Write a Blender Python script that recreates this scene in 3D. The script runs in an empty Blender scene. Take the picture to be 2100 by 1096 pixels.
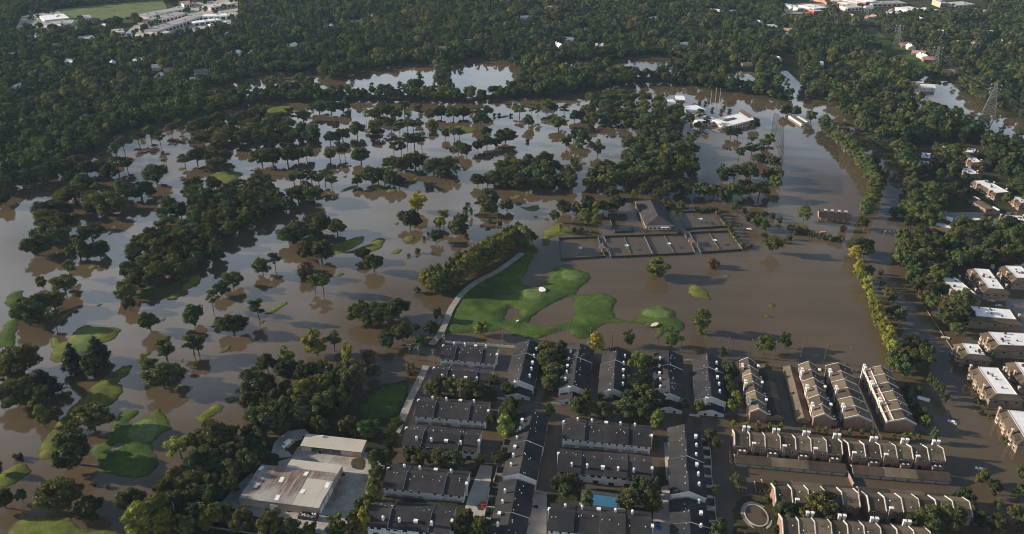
import bpy, bmesh, math, random
import numpy as np
from mathutils import Vector, Matrix

R = math.radians
scene = bpy.context.scene
COL = scene.collection

# ------------------------------------------------------------------ camera
F, CX, CY, HORIZON = 1680.0, 1050.0, 548.0, -320.0      # focal length and frame in photograph pixels
PITCH = math.atan((CY - HORIZON) / F)
CAM_H = 283.0
cam_data = bpy.data.cameras.new("camera")
cam = bpy.data.objects.new("camera", cam_data)
COL.objects.link(cam)
cam.location = (0, 0, CAM_H)
cam.rotation_euler = (math.pi / 2 - PITCH, 0, 0)
cam_data.sensor_width = 36.0
cam_data.lens = 36.0 * F / 2100.0
cam_data.clip_start = 1.0
cam_data.clip_end = 30000.0
scene.camera = cam

# ------------------------------------------------------------------ sky and sun
SUN_EL, SUN_AZ = R(16.8), R(-80.0)           # azimuth measured from +Y (away from the camera) towards +X
world = bpy.data.worlds.new("World")
scene.world = world
world.use_nodes = True
wn, wl = world.node_tree.nodes, world.node_tree.links
wn.clear()
sky = wn.new("ShaderNodeTexSky")
sky.sky_type = 'NISHITA'
sky.sun_disc = False
sky.sun_elevation = SUN_EL
sky.sun_rotation = SUN_AZ
sky.altitude = 100
sky.air_density = 1.0
sky.dust_density = 0.6
sky.ozone_density = 1.6
bg = wn.new("ShaderNodeBackground")
bg.inputs['Strength'].default_value = 0.054
wo = wn.new("ShaderNodeOutputWorld")
# scattered pale clouds, noise offset chosen for brighter reflections at left
tcw = wn.new("ShaderNodeTexCoord")
sp = wn.new("ShaderNodeSeparateXYZ")
wl.new(tcw.outputs['Generated'], sp.inputs[0])
def wmath(op, a, b):
    k = wn.new("ShaderNodeMath")
    k.operation = op
    for s_, val in ((k.inputs[0], a), (k.inputs[1], b)):
        if hasattr(val, 'is_linked'):
            wl.new(val, s_)
        else:
            s_.default_value = val
    return k.outputs[0]
den = wmath('ADD', wmath('MAXIMUM', sp.outputs[2], 0.0), .16)
cv = wn.new("ShaderNodeCombineXYZ")
wl.new(wmath('DIVIDE', sp.outputs[0], den), cv.inputs[0])
wl.new(wmath('DIVIDE', sp.outputs[1], den), cv.inputs[1])
cn = wn.new("ShaderNodeTexNoise")
cn.inputs['Scale'].default_value = 1.3
cn.inputs['Detail'].default_value = 7
cn.inputs['Roughness'].default_value = .56
cv.inputs[2].default_value = 35.06
wl.new(cv.outputs[0], cn.inputs['Vector'])
cr = wn.new("ShaderNodeMapRange")
edge = wn.new("ShaderNodeMapRange")          # the cloud deck closes up towards the horizon
edge.inputs['From Min'].default_value = .22
edge.inputs['From Max'].default_value = .74
edge.inputs['To Min'].default_value = .27
edge.inputs['To Max'].default_value = .6
wl.new(sp.outputs[2], edge.inputs['Value'])
wl.new(edge.outputs[0], cr.inputs['From Min'])
wl.new(wmath('ADD', edge.outputs[0], .2), cr.inputs['From Max'])
cr.inputs['To Max'].default_value = .85
wl.new(cn.outputs['Fac'], cr.inputs['Value'])
cm_ = wn.new("ShaderNodeMix")
cm_.data_type = 'RGBA'
wl.new(cr.outputs[0], cm_.inputs[0])
wl.new(sky.outputs[0], cm_.inputs[6])
cm_.inputs[7].default_value = (13.0, 14.8, 17.2, 1)
wl.new(cm_.outputs[2], bg.inputs[0])
wl.new(bg.outputs[0], wo.inputs[0])

sun_data = bpy.data.lights.new("sun", 'SUN')
sun_data.energy = 5.0
sun_data.angle = R(0.55)
sun_data.color = (1.0, 0.87, 0.70)
sun = bpy.data.objects.new("sun", sun_data)
COL.objects.link(sun)
to_sun = Vector((math.sin(SUN_AZ) * math.cos(SUN_EL), math.cos(SUN_AZ) * math.cos(SUN_EL), math.sin(SUN_EL)))
sun.rotation_euler = to_sun.to_track_quat('Z', 'Y').to_euler()
sun.location = to_sun * 500

scene.view_settings.view_transform = 'Standard'
scene.view_settings.look = 'None'
scene.view_settings.gamma = 1.0
scene.view_settings.exposure = 0.8
scene.view_settings.use_curve_mapping = False
scene.render.engine = 'CYCLES'
scene.cycles.max_bounces = 6
scene.cycles.diffuse_bounces = 3
scene.cycles.glossy_bounces = 3
scene.cycles.transmission_bounces = 3
scene.cycles.transparent_max_bounces = 8
scene.cycles.volume_bounces = 0
scene.cycles.use_denoising = True
scene.cycles.pixel_filter_type = 'BLACKMAN_HARRIS'
scene.cycles.filter_width = 1.05

# ------------------------------------------------------------------ ground coordinates
SP, CP = math.sin(PITCH), math.cos(PITCH)

def G(px, py, z=0.0):
    """Where the sight line through photograph pixel (px, py) meets the height z."""
    u, v = (px - CX) / F, (CY - py) / F
    t = (CAM_H - z) / (SP - v * CP)
    return Vector((u * t, (CP + v * SP) * t, z))

def project(P):
    P = np.asarray(P, float)
    y, z = P[..., 1], P[..., 2] - CAM_H
    d = y * CP - z * SP
    return CX + F * P[..., 0] / d, CY - F * (y * SP + z * CP) / d, d

def scale_at(px, py):
    """Photograph pixels per metre and the sine / cosine of the view's dip at a ground pixel."""
    p = G(px, py)
    d = p.y * CP + CAM_H * SP
    dip = math.atan2(CAM_H, p.y)
    return F / d, math.sin(dip), math.cos(dip)

def poly(txt, z=0.0):
    v = [float(a) for a in txt.replace(',', ' ').split()]
    return np.array([G(v[i], v[i + 1], z)[:2] for i in range(0, len(v), 2)])

def inside(pts, pg):
    x, y = pts[:, 0], pts[:, 1]
    c = np.zeros(len(pts), bool)
    j = len(pg) - 1
    for i in range(len(pg)):
        xi, yi = pg[i]
        xj, yj = pg[j]
        k = (yi > y) != (yj > y)
        with np.errstate(divide='ignore', invalid='ignore'):
            c ^= k & (x < (xj - xi) * (y - yi) / (yj - yi) + xi)
        j = i
    return c

def edge_dist(pts, pg):
    d = np.full(len(pts), 1e9)
    for i in range(len(pg)):
        a, b = pg[i - 1], pg[i]
        ab = b - a
        t = np.clip(((pts - a) @ ab) / max(ab @ ab, 1e-9), 0, 1)
        d = np.minimum(d, np.hypot(*(pts - a - t[:, None] * ab).T))
    return d

def smooth_poly(pg, n=2):
    for _ in range(n):
        q = []
        for i in range(len(pg)):
            a, b = pg[i], pg[(i + 1) % len(pg)]
            q += [a * .75 + b * .25, a * .25 + b * .75]
        pg = np.array(q)
    return pg

def wobble(x, y, f=1.0, seed=0.0):
    return (np.sin(x * .11 * f + seed) * np.cos(y * .13 * f - seed * 1.7) + .6 * np.sin(x * .23 * f - y * .19 * f + seed * 2.1)
            + .4 * np.sin(x * .41 * f + y * .37 * f + seed * .7)) / 2

# ------------------------------------------------------------------ materials
MAT = {}

class NT:
    def __init__(self, name):
        self.m = bpy.data.materials.new(name)
        self.m.use_nodes = True
        self.n, self.l = self.m.node_tree.nodes, self.m.node_tree.links
        self.n.clear()
        self.out = self.add("ShaderNodeOutputMaterial")
        MAT[name] = self.m
    def add(self, t, **kw):
        k = self.n.new(t)
        for a, b in kw.items():
            setattr(k, a, b)
        return k
    def link(self, a, b):
        self.l.new(a, b)
    def coords(self, kind='Object', scale=(1, 1, 1)):
        tc = self.add("ShaderNodeTexCoord")
        mp = self.add("ShaderNodeMapping")
        mp.inputs['Scale'].default_value = scale
        self.link(tc.outputs[kind], mp.inputs[0])
        return mp.outputs[0]
    def pos(self, scale=(1, 1, 1)):
        g = self.add("ShaderNodeNewGeometry")
        mp = self.add("ShaderNodeMapping")
        mp.inputs['Scale'].default_value = scale
        self.link(g.outputs['Position'], mp.inputs[0])
        return mp.outputs[0]
    def noise(self, vec, scale, detail=4, rough=.55):
        k = self.add("ShaderNodeTexNoise")
        k.inputs['Scale'].default_value = scale
        k.inputs['Detail'].default_value = detail
        k.inputs['Roughness'].default_value = rough
        if vec is not None:
            self.link(vec, k.inputs['Vector'])
        return k.outputs['Fac']
    def ramp(self, fac, stops):
        k = self.add("ShaderNodeValToRGB")
        e = k.color_ramp.elements
        while len(e) < len(stops):
            e.new(.5)
        for i, (p, c) in enumerate(stops):
            e[i].position = p
            e[i].color = (*c, 1)
        self.link(fac, k.inputs[0])
        return k.outputs[0]
    def mix(self, fac, a, b, mode='MIX'):
        k = self.add("ShaderNodeMix", data_type='RGBA', blend_type=mode)
        for s, val in ((k.inputs[0], fac), (k.inputs[6], a), (k.inputs[7], b)):
            if hasattr(val, 'is_linked'):
                self.link(val, s)
            elif isinstance(val, (int, float)):
                s.default_value = val
            else:
                s.default_value = (*val, 1)
        return k.outputs[2]
    def bsdf(self, color, rough=.8, spec=.3, bump=None, bump_d=.1, bump_s=.4, metal=0):
        b = self.add("ShaderNodeBsdfPrincipled")
        if hasattr(color, 'is_linked'):
            self.link(color, b.inputs['Base Color'])
        else:
            b.inputs['Base Color'].default_value = (*color, 1)
        b.inputs['Roughness'].default_value = rough
        b.inputs['Specular IOR Level'].default_value = spec
        b.inputs['Metallic'].default_value = metal
        if bump is not None:
            k = self.add("ShaderNodeBump")
            k.inputs['Strength'].default_value = bump_s
            k.inputs['Distance'].default_value = bump_d
            self.link(bump, k.inputs['Height'])
            self.link(k.outputs[0], b.inputs['Normal'])
        self.link(b.outputs[0], self.out.inputs[0])
        return b

def mat_plain(name, color, var=.25, rough=.8, scale=.6, spec=.3, metal=0):
    t = NT(name)
    v = t.pos()
    f = t.noise(v, scale, 5)
    lo = tuple(c * (1 - var) for c in color)
    hi = tuple(min(1, c * (1 + var)) for c in color)
    t.bsdf(t.ramp(f, [(.3, lo), (.7, hi)]), rough, spec, metal=metal)

def mat_shingle(name, base, tint, course=(0, 0, 0)):
    t = NT(name)
    v = t.pos()
    big = t.noise(v, .09, 3)
    fine = t.noise(v, 2.6, 3, .7)
    streak = t.noise(t.coords('Object', (.5, .16, .16)), 1.0, 4)
    c = t.ramp(big, [(.3, base), (.72, tint)])
    c = t.mix(.65, c, t.ramp(fine, [(.25, (.45, .45, .45)), (.75, (1.25, 1.25, 1.25))]), 'MULTIPLY')
    c = t.mix(.5, c, t.ramp(streak, [(.3, (.62, .62, .62)), (.7, (1.15, 1.12, 1.1))]), 'MULTIPLY')
    t.bsdf(c, .95, .15, fine, .04, .5)

def mat_brick(name, a, b, mortar, scale=1.0):
    t = NT(name)
    v = t.coords('Object')
    g = t.add("ShaderNodeNewGeometry")
    br = t.add("ShaderNodeTexBrick")
    br.inputs['Scale'].default_value = 1.6 * scale
    br.inputs['Color1'].default_value = (*a, 1)
    br.inputs['Color2'].default_value = (*b, 1)
    br.inputs['Mortar'].default_value = (*mortar, 1)
    br.inputs['Mortar Size'].default_value = .02
    sw = t.add("ShaderNodeSeparateXYZ")
    t.link(v, sw.inputs[0])
    ad = t.add("ShaderNodeMath", operation='ADD')
    t.link(sw.outputs[0], ad.inputs[0])
    t.link(sw.outputs[1], ad.inputs[1])
    cb = t.add("ShaderNodeCombineXYZ")
    t.link(ad.outputs[0], cb.inputs[0])
    t.link(sw.outputs[2], cb.inputs[1])
    t.link(cb.outputs[0], br.inputs['Vector'])
    dirt = t.noise(t.pos((1, 1, .35)), .55, 5, .65)
    c = t.mix(.75, br.outputs['Color'], t.ramp(dirt, [(.25, (.55, .52, .48)), (.7, (1.1, 1.1, 1.1))]), 'MULTIPLY')
    t.bsdf(c, .9, .2)

mat_shingle('slate_shingle', (.026, .0255, .029), (.056, .052, .054))
mat_shingle('slate_shingle_worn', (.034, .033, .035), (.068, .062, .062))
mat_shingle('slate_shingle_new', (.026, .026, .030), (.048, .046, .049))
mat_shingle('pavilion_shingle', (.050, .042, .046), (.082, .070, .072))
mat_shingle('tan_shingle', (.105, .082, .058), (.20, .156, .110))
mat_shingle('tan_shingle_dark', (.055, .042, .032), (.10, .078, .058))
mat_shingle('brown_shingle', (.075, .058, .044), (.14, .108, .078))
mat_shingle('clay_shingle', (.058, .045, .043), (.098, .076, .070))
mat_shingle('maroon_shingle', (.035, .022, .022), (.060, .040, .038))
mat_brick('white_brick', (.52, .52, .50), (.66, .65, .62), (.44, .43, .41))
mat_brick('red_brick', (.21, .115, .078), (.30, .165, .11), (.26, .22, .18))
mat_brick('tan_brick', (.22, .15, .10), (.29, .205, .14), (.26, .22, .18))
mat_plain('white_paint', (.68, .67, .64), .12, .6, .8)
mat_plain('bright_white', (.80, .79, .77), .06, .5, .8)
mat_plain('coping', (.50, .46, .41), .16, .7, .7)
mat_plain('grey_door', (.22, .23, .25), .15, .55, .5)
mat_plain('cream_wall', (.42, .34, .27), .18, .8, .35)
mat_plain('dark_metal', (.05, .05, .05), .2, .5)
mat_plain('grey_metal', (.26, .27, .28), .2, .45, metal=.3)
mat_plain('steel', (.20, .21, .21), .15, .4, metal=.5)
mat_plain('wood', (.11, .075, .05), .3, .9)
mat_plain('fence_wood', (.24, .19, .15), .3, .9)
mat_plain('bark', (.075, .055, .042), .35, .95, 2.0)
mat_plain('concrete', (.36, .335, .30), .22, .9, .12)
mat_plain('asphalt', (.10, .098, .095), .25, .9, .1)
mat_plain('sand', (.62, .53, .42), .15, .9, .4)
mat_plain('white_sand', (.80, .77, .72), .1, .9, .4)
mat_plain('path_gravel', (.25, .235, .215), .25, .9, .3)
mat_plain('shaded_sand', (.11, .10, .09), .25, .9, .3)  # pale bunker sand, its shade darkened into the colour
mat_plain('fence_green', (.018, .03, .027), .3, .8)
mat_plain('fence_pale', (.085, .09, .085), .2, .7)
mat_plain('court', (.10, .075, .058), .2, .8, .2)
mat_plain('teal_canvas', (.16, .45, .42), .15, .7)
mat_plain('red_paint', (.42, .035, .03), .15, .3)
mat_plain('blue_paint', (.03, .09, .30), .15, .3)
mat_plain('orange_paint', (.62, .22, .05), .15, .5)
mat_plain('green_sign', (.02, .28, .16), .1, .5)
mat_plain('rubber', (.02, .02, .02), .2, .8)
mat_plain('rust_vent', (.12, .045, .04), .3, .7, 2.0)
mat_plain('grey_roof', (.30, .29, .28), .25, .8, .05)
mat_plain('pink_roof', (.36, .22, .17), .25, .85, .1)
mat_plain('light_wall', (.55, .50, .44), .2, .8, .1)

t = NT('window_glass')
t.bsdf((.015, .018, .022), .08, .6)
t = NT('membrane_roof')
v = t.pos()
c = t.mix(.6, t.ramp(t.noise(v, .16, 4), [(.3, (.66, .66, .66)), (.6, (.80, .79, .78))]), t.ramp(t.noise(v, .5, 5, .7), [(.28, (.62, .60, .56)), (.42, (1, 1, 1))]), 'MULTIPLY')
t.bsdf(c, .7, .3)

t = NT('metal_roof')                       # rusted corrugated sheets
v = t.coords('Object')
w = t.add("ShaderNodeTexWave", wave_type='BANDS', bands_direction='X')
w.inputs['Scale'].default_value = .42
w.inputs['Distortion'].default_value = 0
t.link(v, w.inputs['Vector'])
big = t.noise(v, .055, 5, .6)
sm = t.noise(t.coords('Object', (1.6, .12, 1)), .8, 4)
rust = t.add("ShaderNodeMath", operation='MULTIPLY')
t.link(t.ramp(big, [(.38, (0, 0, 0)), (.54, (1, 1, 1))]), rust.inputs[0])
t.link(t.ramp(sm, [(.3, (.2, .2, .2)), (.62, (1, 1, 1))]), rust.inputs[1])
c = t.mix(rust.outputs[0], t.ramp(t.noise(v, .2, 4), [(.3, (.34, .33, .32)), (.7, (.50, .48, .45))]), (.15, .075, .042))
c = t.mix(.55, c, t.ramp(w.outputs['Fac'], [(.1, (.25, .25, .25)), (.45, (1, 1, 1))]), 'MULTIPLY')
t.bsdf(c, .6, .3, w.outputs['Fac'], .12, .6)

t = NT('cream_roof')
v = t.coords('Object')
w = t.add("ShaderNodeTexWave", wave_type='BANDS', bands_direction='X')
w.inputs['Scale'].default_value = .5
t.link(v, w.inputs['Vector'])
c = t.mix(.3, t.ramp(t.noise(v, .08, 4), [(.3, (.50, .45, .38)), (.7, (.58, .53, .46))]), w.outputs['Fac'], 'MULTIPLY')
t.bsdf(c, .6, .3, w.outputs['Fac'], .08, .5)

t = NT('yard')                             # concrete of the shed yard, tone varied in patches by noise
v = t.pos()
a = t.noise(v, .06, 5, .6)
b = t.noise(v, .5, 5, .65)
c = t.ramp(a, [(.34, (.19, .15, .115)), (.50, (.34, .315, .285)), (.70, (.44, .41, .37))])
c = t.mix(.7, c, t.ramp(b, [(.3, (.6, .58, .55)), (.6, (1.08, 1.08, 1.06))]), 'MULTIPLY')
t.bsdf(c, .85, .3)

def mat_grass(name, lo, mid, hi):
    t = NT(name)
    v = t.pos()
    a = t.noise(v, .035, 4)
    b = t.noise(v, .16, 6, .65)
    e = t.noise(t.pos((1, .35, 1)), 1.1, 4, .7)
    c = t.ramp(a, [(.32, lo), (.5, mid), (.72, hi)])
    c = t.mix(.75, c, t.ramp(b, [(.3, (.55, .62, .55)), (.5, (.95, .97, .9)), (.72, (1.45, 1.3, 1.1))]), 'MULTIPLY')
    c = t.mix(.6, c, t.ramp(e, [(.3, (.6, .62, .6)), (.7, (1.35, 1.3, 1.25))]), 'MULTIPLY')
    sx = t.add("ShaderNodeSeparateXYZ")                 # silt left on the lowest turf by the water
    t.link(v, sx.inputs[0])
    zz = t.add("ShaderNodeMath", operation='ADD')
    t.link(sx.outputs[2], zz.inputs[0])
    zz.inputs[1].default_value = -.25
    z2 = t.add("ShaderNodeMath", operation='ADD')
    t.link(zz.outputs[0], z2.inputs[0])
    zb = t.add("ShaderNodeMath", operation='MULTIPLY')
    t.link(b, zb.inputs[0])
    zb.inputs[1].default_value = .7
    t.link(zb.outputs[0], z2.inputs[1])
    c = t.mix(t.ramp(z2.outputs[0], [(.12, (0, 0, 0)), (.42, (1, 1, 1))]), (.055, .046, .026), c)
    t.bsdf(c, .95, .1, e, .35, .7)

mat_grass('grass', (.036, .062, .014), (.060, .098, .021), (.088, .125, .028))
mat_grass('rough_grass', (.072, .086, .020), (.115, .132, .028), (.165, .172, .042))
mat_grass('putting_green', (.088, .128, .045), (.110, .152, .056), (.130, .172, .066))
mat_grass('field_grass', (.085, .115, .04), (.115, .15, .055), (.145, .175, .07))
mat_grass('soil', (.028, .032, .014), (.045, .045, .022), (.075, .062, .038))

t = NT('flood_water')                      # muddy, nearly still
v = t.pos()
mud = t.noise(v, .006, 4)
silt = t.noise(t.pos((.35, 1, 1)), .035, 6, .6)
c = t.ramp(mud, [(.3, (.086, .062, .037)), (.7, (.108, .079, .047))])
c = t.mix(.5, c, t.ramp(silt, [(.32, (.72, .73, .74)), (.68, (1.24, 1.22, 1.2))]), 'MULTIPLY')
r1 = t.noise(t.pos((1, .45, 1)), .55, 3, .5)
patch = t.ramp(t.noise(t.pos((.6, 1, 1)), .012, 4, .6), [(.42, (.15, .15, .15)), (.62, (1, 1, 1))])
rp = t.add("ShaderNodeMath", operation='MULTIPLY')
t.link(r1, rp.inputs[0])
t.link(patch, rp.inputs[1])
b = t.bsdf(c, .05, .5, rp.outputs[0], .05, .06)
b.inputs['IOR'].default_value = 1.52

t = NT('pool_water')
v = t.pos()
b = t.bsdf(t.ramp(t.noise(v, .5, 3), [(.3, (.26, .82, .96)), (.7, (.38, .90, .98))]), .05, .5)

def leaf_material(name, per_object):
    t = NT(name)
    oi = t.add("ShaderNodeObjectInfo")
    v = t.pos()
    clump = t.noise(v, .35, 3)
    fine = t.noise(v, 1.7, 2)
    if per_object:
        c = oi.outputs['Color']
    else:
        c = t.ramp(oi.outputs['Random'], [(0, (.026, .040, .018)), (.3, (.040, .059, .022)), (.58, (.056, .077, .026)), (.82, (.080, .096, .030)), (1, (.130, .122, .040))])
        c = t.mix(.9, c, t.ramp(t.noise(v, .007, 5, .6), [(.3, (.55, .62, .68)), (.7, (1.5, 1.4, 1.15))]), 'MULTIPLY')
    c = t.mix(.85, c, t.ramp(clump, [(.3, (.5, .54, .55)), (.7, (1.5, 1.45, 1.3))]), 'MULTIPLY')
    c = t.mix(.5, c, t.ramp(fine, [(.3, (.6, .6, .6)), (.7, (1.3, 1.3, 1.2))]), 'MULTIPLY')
    d = t.add("ShaderNodeBsdfDiffuse")
    tr = t.add("ShaderNodeBsdfTranslucent")
    gl = t.add("ShaderNodeBsdfGlossy")
    gl.inputs['Roughness'].default_value = .55
    gl.inputs['Color'].default_value = (.5, .5, .5, 1)
    t.link(c, d.inputs[0])
    t.link(t.mix(1.0, c, (1.35, 1.5, .55), 'MULTIPLY'), tr.inputs[0])
    m1 = t.add("ShaderNodeMixShader")
    m1.inputs[0].default_value = .28
    t.link(d.outputs[0], m1.inputs[1])
    t.link(tr.outputs[0], m1.inputs[2])
    m2 = t.add("ShaderNodeMixShader")
    m2.inputs[0].default_value = .025
    t.link(m1.outputs[0], m2.inputs[1])
    t.link(gl.outputs[0], m2.inputs[2])
    t.link(m2.outputs[0], t.out.inputs[0])

leaf_material('leaf', True)
leaf_material('woodland_leaf', False)

t = NT('net')                              # open mesh of the tall range screens
d = t.add("ShaderNodeBsdfDiffuse")
d.inputs[0].default_value = (.02, .02, .02, 1)
tp = t.add("ShaderNodeBsdfTransparent")
mx = t.add("ShaderNodeMixShader")
mx.inputs[0].default_value = .38
t.link(tp.outputs[0], mx.inputs[1])
t.link(d.outputs[0], mx.inputs[2])
t.link(mx.outputs[0], t.out.inputs[0])

# ------------------------------------------------------------------ object helpers
def tag(o, label=None, cat=None, group=None, kind=None):
    for k, val in (('label', label), ('category', cat), ('group', group), ('kind', kind)):
        if val:
            o[k] = val
    return o

def mesh_of(name, verts, faces, mats, smooth=False, idx=None):
    me = bpy.data.meshes.new(name)
    me.from_pydata([tuple(v) for v in verts], [], [tuple(f) for f in faces])
    for m in mats:
        me.materials.append(MAT[m])
    if idx is not None:
        me.polygons.foreach_set('material_index', np.asarray(idx, np.int32))
    if smooth:
        me.polygons.foreach_set('use_smooth', np.ones(len(me.polygons), bool))
    me.update()
    return me

def obj(name, me, parent=None, loc=(0, 0, 0), rz=0.0, scale=(1, 1, 1)):
    o = bpy.data.objects.new(name, me)
    COL.objects.link(o)
    o.location = loc
    o.rotation_euler = (0, 0, rz)
    o.scale = scale
    if parent is not None:
        o.parent = parent
    return o

def thing(name, label, cat, loc=(0, 0, 0), rz=0.0, group=None):
    return tag(obj(name, None, None, loc, rz), label, cat, group)

UNIT = {}
def unit_box(mat):
    if mat not in UNIT:
        v = [(x, y, z) for z in (-.5, .5) for y in (-.5, .5) for x in (-.5, .5)]
        f = [(0, 2, 3, 1), (4, 5, 7, 6), (0, 1, 5, 4), (2, 6, 7, 3), (0, 4, 6, 2), (1, 3, 7, 5)]
        UNIT[mat] = mesh_of('box_' + mat, v, f, [mat])
    return UNIT[mat]

def box(name, parent, c, size, mat, rz=0.0):
    return obj(name, unit_box(mat), parent, c, rz, size)

TUBES = {}
def tube(name, parent, a, b, r, mat, n=6, taper=1.0):
    k = (mat, n, taper)
    if k not in TUBES:
        v = [(math.cos(i * 2 * math.pi / n) * s, math.sin(i * 2 * math.pi / n) * s, z) for z, s in ((0, 1), (1, taper)) for i in range(n)]
        f = [(i, (i + 1) % n, n + (i + 1) % n, n + i) for i in range(n)] + [tuple(range(n))[::-1], tuple(range(n, 2 * n))]
        TUBES[k] = mesh_of('tube_' + mat, v, f, [mat])
    a, b = Vector(a), Vector(b)
    o = obj(name, TUBES[k], parent, a)
    o.rotation_euler = (b - a).to_track_quat('Z', 'Y').to_euler()
    o.scale = (r, r, (b - a).length)
    return o

def prism_x(name, parent, prof, x0, x1, mat, cap=None):
    """A profile of (y, z) points pushed along x from x0 to x1; cap: material of the end faces."""
    n = len(prof)
    v = [(x0, y, z) for y, z in prof] + [(x1, y, z) for y, z in prof]
    f = [(i, (i + 1) % n, n + (i + 1) % n, n + i) for i in range(n)]
    f += [tuple(range(n))[::-1], tuple(range(n, 2 * n))]
    me = mesh_of(name, v, f, [mat] + ([cap] if cap else []), idx=[0] * n + [1 if cap else 0] * 2)
    bm = bmesh.new()
    bm.from_mesh(me)
    bmesh.ops.recalc_face_normals(bm, faces=bm.faces)
    bm.to_mesh(me)
    bm.free()
    return obj(name, me, parent)

def sheet(name, pg, z, mat, parent=None, depth=0.0, label=None):
    """A flat polygon in world metres, with a skirt below when depth is set."""
    n = len(pg)
    v = [(x, y, z) for x, y in pg]
    f = [tuple(range(n))]
    if depth:
        v += [(x, y, z - depth) for x, y in pg]
        f += [(i, (i + 1) % n, n + (i + 1) % n, n + i) for i in range(n)]
    me = mesh_of(name, v, f, [mat])
    bm = bmesh.new()
    bm.from_mesh(me)
    bmesh.ops.recalc_face_normals(bm, faces=bm.faces)
    up = max(bm.faces, key=lambda q: q.calc_area())
    if up.normal.z < 0:
        bmesh.ops.reverse_faces(bm, faces=bm.faces)
    bm.to_mesh(me)
    bm.free()
    o = obj(name, me, parent)
    if parent is None:
        tag(o, label, None, None, 'structure')
    return o

ORD = ['leftmost', 'second', 'third', 'fourth', 'fifth', 'sixth', 'seventh', 'eighth', 'ninth', 'tenth', 'eleventh', 'twelfth', 'thirteenth',
       'fourteenth', 'fifteenth', 'sixteenth', 'seventeenth', 'eighteenth', 'nineteenth', 'twentieth']
def nth(i, n):
    """Place of item i of n counted from the left."""
    if n == 1:
        return 'only'
    if i == n - 1:
        return 'rightmost'
    if i < 20:
        return ORD[i]
    tens = {2: 'twenty', 3: 'thirty', 4: 'forty', 5: 'fifty', 6: 'sixty', 7: 'seventy', 8: 'eighty', 9: 'ninety'}
    ones = ['', 'first', 'second', 'third', 'fourth', 'fifth', 'sixth', 'seventh', 'eighth', 'ninth']
    a, b = divmod(i + 1, 10)
    return tens[a] + '-' + ones[b] if b else {3: 'thirtieth', 4: 'fortieth', 5: 'fiftieth', 6: 'sixtieth', 7: 'seventieth', 8: 'eightieth', 9: 'ninetieth'}[a]
# ================================================================== SETTING
rng = np.random.default_rng(7)

# ---- far land with the bayou and ponds left open
far_edge = "0,378 40,366 100,352 150,332 220,306 240,276 300,262 380,249 440,236 480,219 560,209 640,212 700,209 800,209 900,209 960,212 1000,205 1100,202 1180,192 1240,184 1290,172 1350,169 1400,176 1450,186 1520,194 1580,204 1620,216 1640,206 1690,203 1760,193 1830,203 1890,193 1920,188 1960,192 2000,206 2040,231 2100,252 2260,290"
fe = poly("-400,440 -120,405 " + far_edge)
FAR_LAND = np.vstack([[[-9000, fe[0, 1]]], fe, [[9000, fe[-1, 1]], [9000, 12000], [-9000, 12000]]])
EAST_WOOD = poly("1688,212 1722,238 1756,266 1796,296 1834,330 1858,366 1880,398 1935,432 1990,440 2100,440 2260,470 2260,350 2100,322 2062,300 2022,275 1960,246 1890,224 1800,202 1700,206")
PONDS = [poly(p) for p in (
    "676,168 740,146 790,138 850,128 892,134 900,192 820,196 700,193 650,196 640,184",
    "922,134 985,118 1056,134 1070,162 1046,188 960,200 924,196",
    "1228,132 1320,114 1402,122 1398,156 1256,160",
    "1466,145 1550,145 1550,178 1500,180",
    "405,188 540,156 650,146 674,168 560,192 440,206",
    "1597,168 1604,150 1612,142 1624,152 1640,172 1654,198 1662,228 1626,228 1622,200 1610,184",
    "1145,128 1222,128 1222,148 1145,150",
    "1892,158 1966,172 1966,206 1890,196",
    "1698,163 1764,170 1760,188 1698,186")]
CLEARINGS = [poly(p) for p in (
    "110,20 330,0 350,24 260,44 190,54 140,44",            # meadow
    "36,30 164,18 166,70 24,72",                             # school roofs
    "210,74 276,36 380,2 492,-4 492,48 424,70 330,90 240,88", # shopping strip
    "60,0 260,-30 260,2 90,12",
    "1600,8 1640,-4 1694,4 1694,42 1606,44",               # filling station
    "1676,-10 1750,-18 1836,10 1836,34 1722,36",              # apartments
    "1830,-2 2010,-10 2024,32 1840,36",
    "1756,58 1794,58 1826,80 1866,102 1914,140 1890,164 1856,144 1816,114 1778,92",  # power line strip
    "1722,26 1745,24 1796,58 1774,62",
    "1600,112 1622,112 1650,160 1640,170 1590,150")]

def axis(lo, hi, step, outer):
    a = np.arange(lo, hi + step, step)
    return np.concatenate([[-o for o in outer[::-1]], a, outer])
gx = axis(-1700, 1700, 8.0, [2200, 3200, 5000, 9000])
gy = np.concatenate([np.arange(430, 2500, 8.0), [2700, 3200, 4200, 6000, 9000]])
X, Y = np.meshgrid(gx, gy)
P2 = np.column_stack([X.ravel(), Y.ravel()])
land = inside(P2, FAR_LAND) | inside(P2, EAST_WOOD)
for p in PONDS:
    land &= ~inside(P2, p)
Z = np.where(land, .7 + .5 * wobble(P2[:, 0], P2[:, 1], .25), -1.2)
nx, ny = len(gx), len(gy)
ii = (np.arange(ny - 1)[:, None] * nx + np.arange(nx - 1)[None]).ravel()
ground = obj('ground', mesh_of('ground', np.column_stack([P2, Z]), np.column_stack([ii, ii + 1, ii + nx + 1, ii + nx]).tolist(), ['soil'], True))
tag(ground, 'dark wooded ground beyond the flooded golf course', None, None, 'structure')

w = obj('flood_water', mesh_of('flood_water', [(-2600, -700, 0), (2600, -700, 0), (2600, 2600, 0), (-2600, 2600, 0)], [(0, 1, 2, 3)], ['flood_water']))
tag(w, 'brown flood water covering the golf course and streets', None, None, 'structure')

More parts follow.
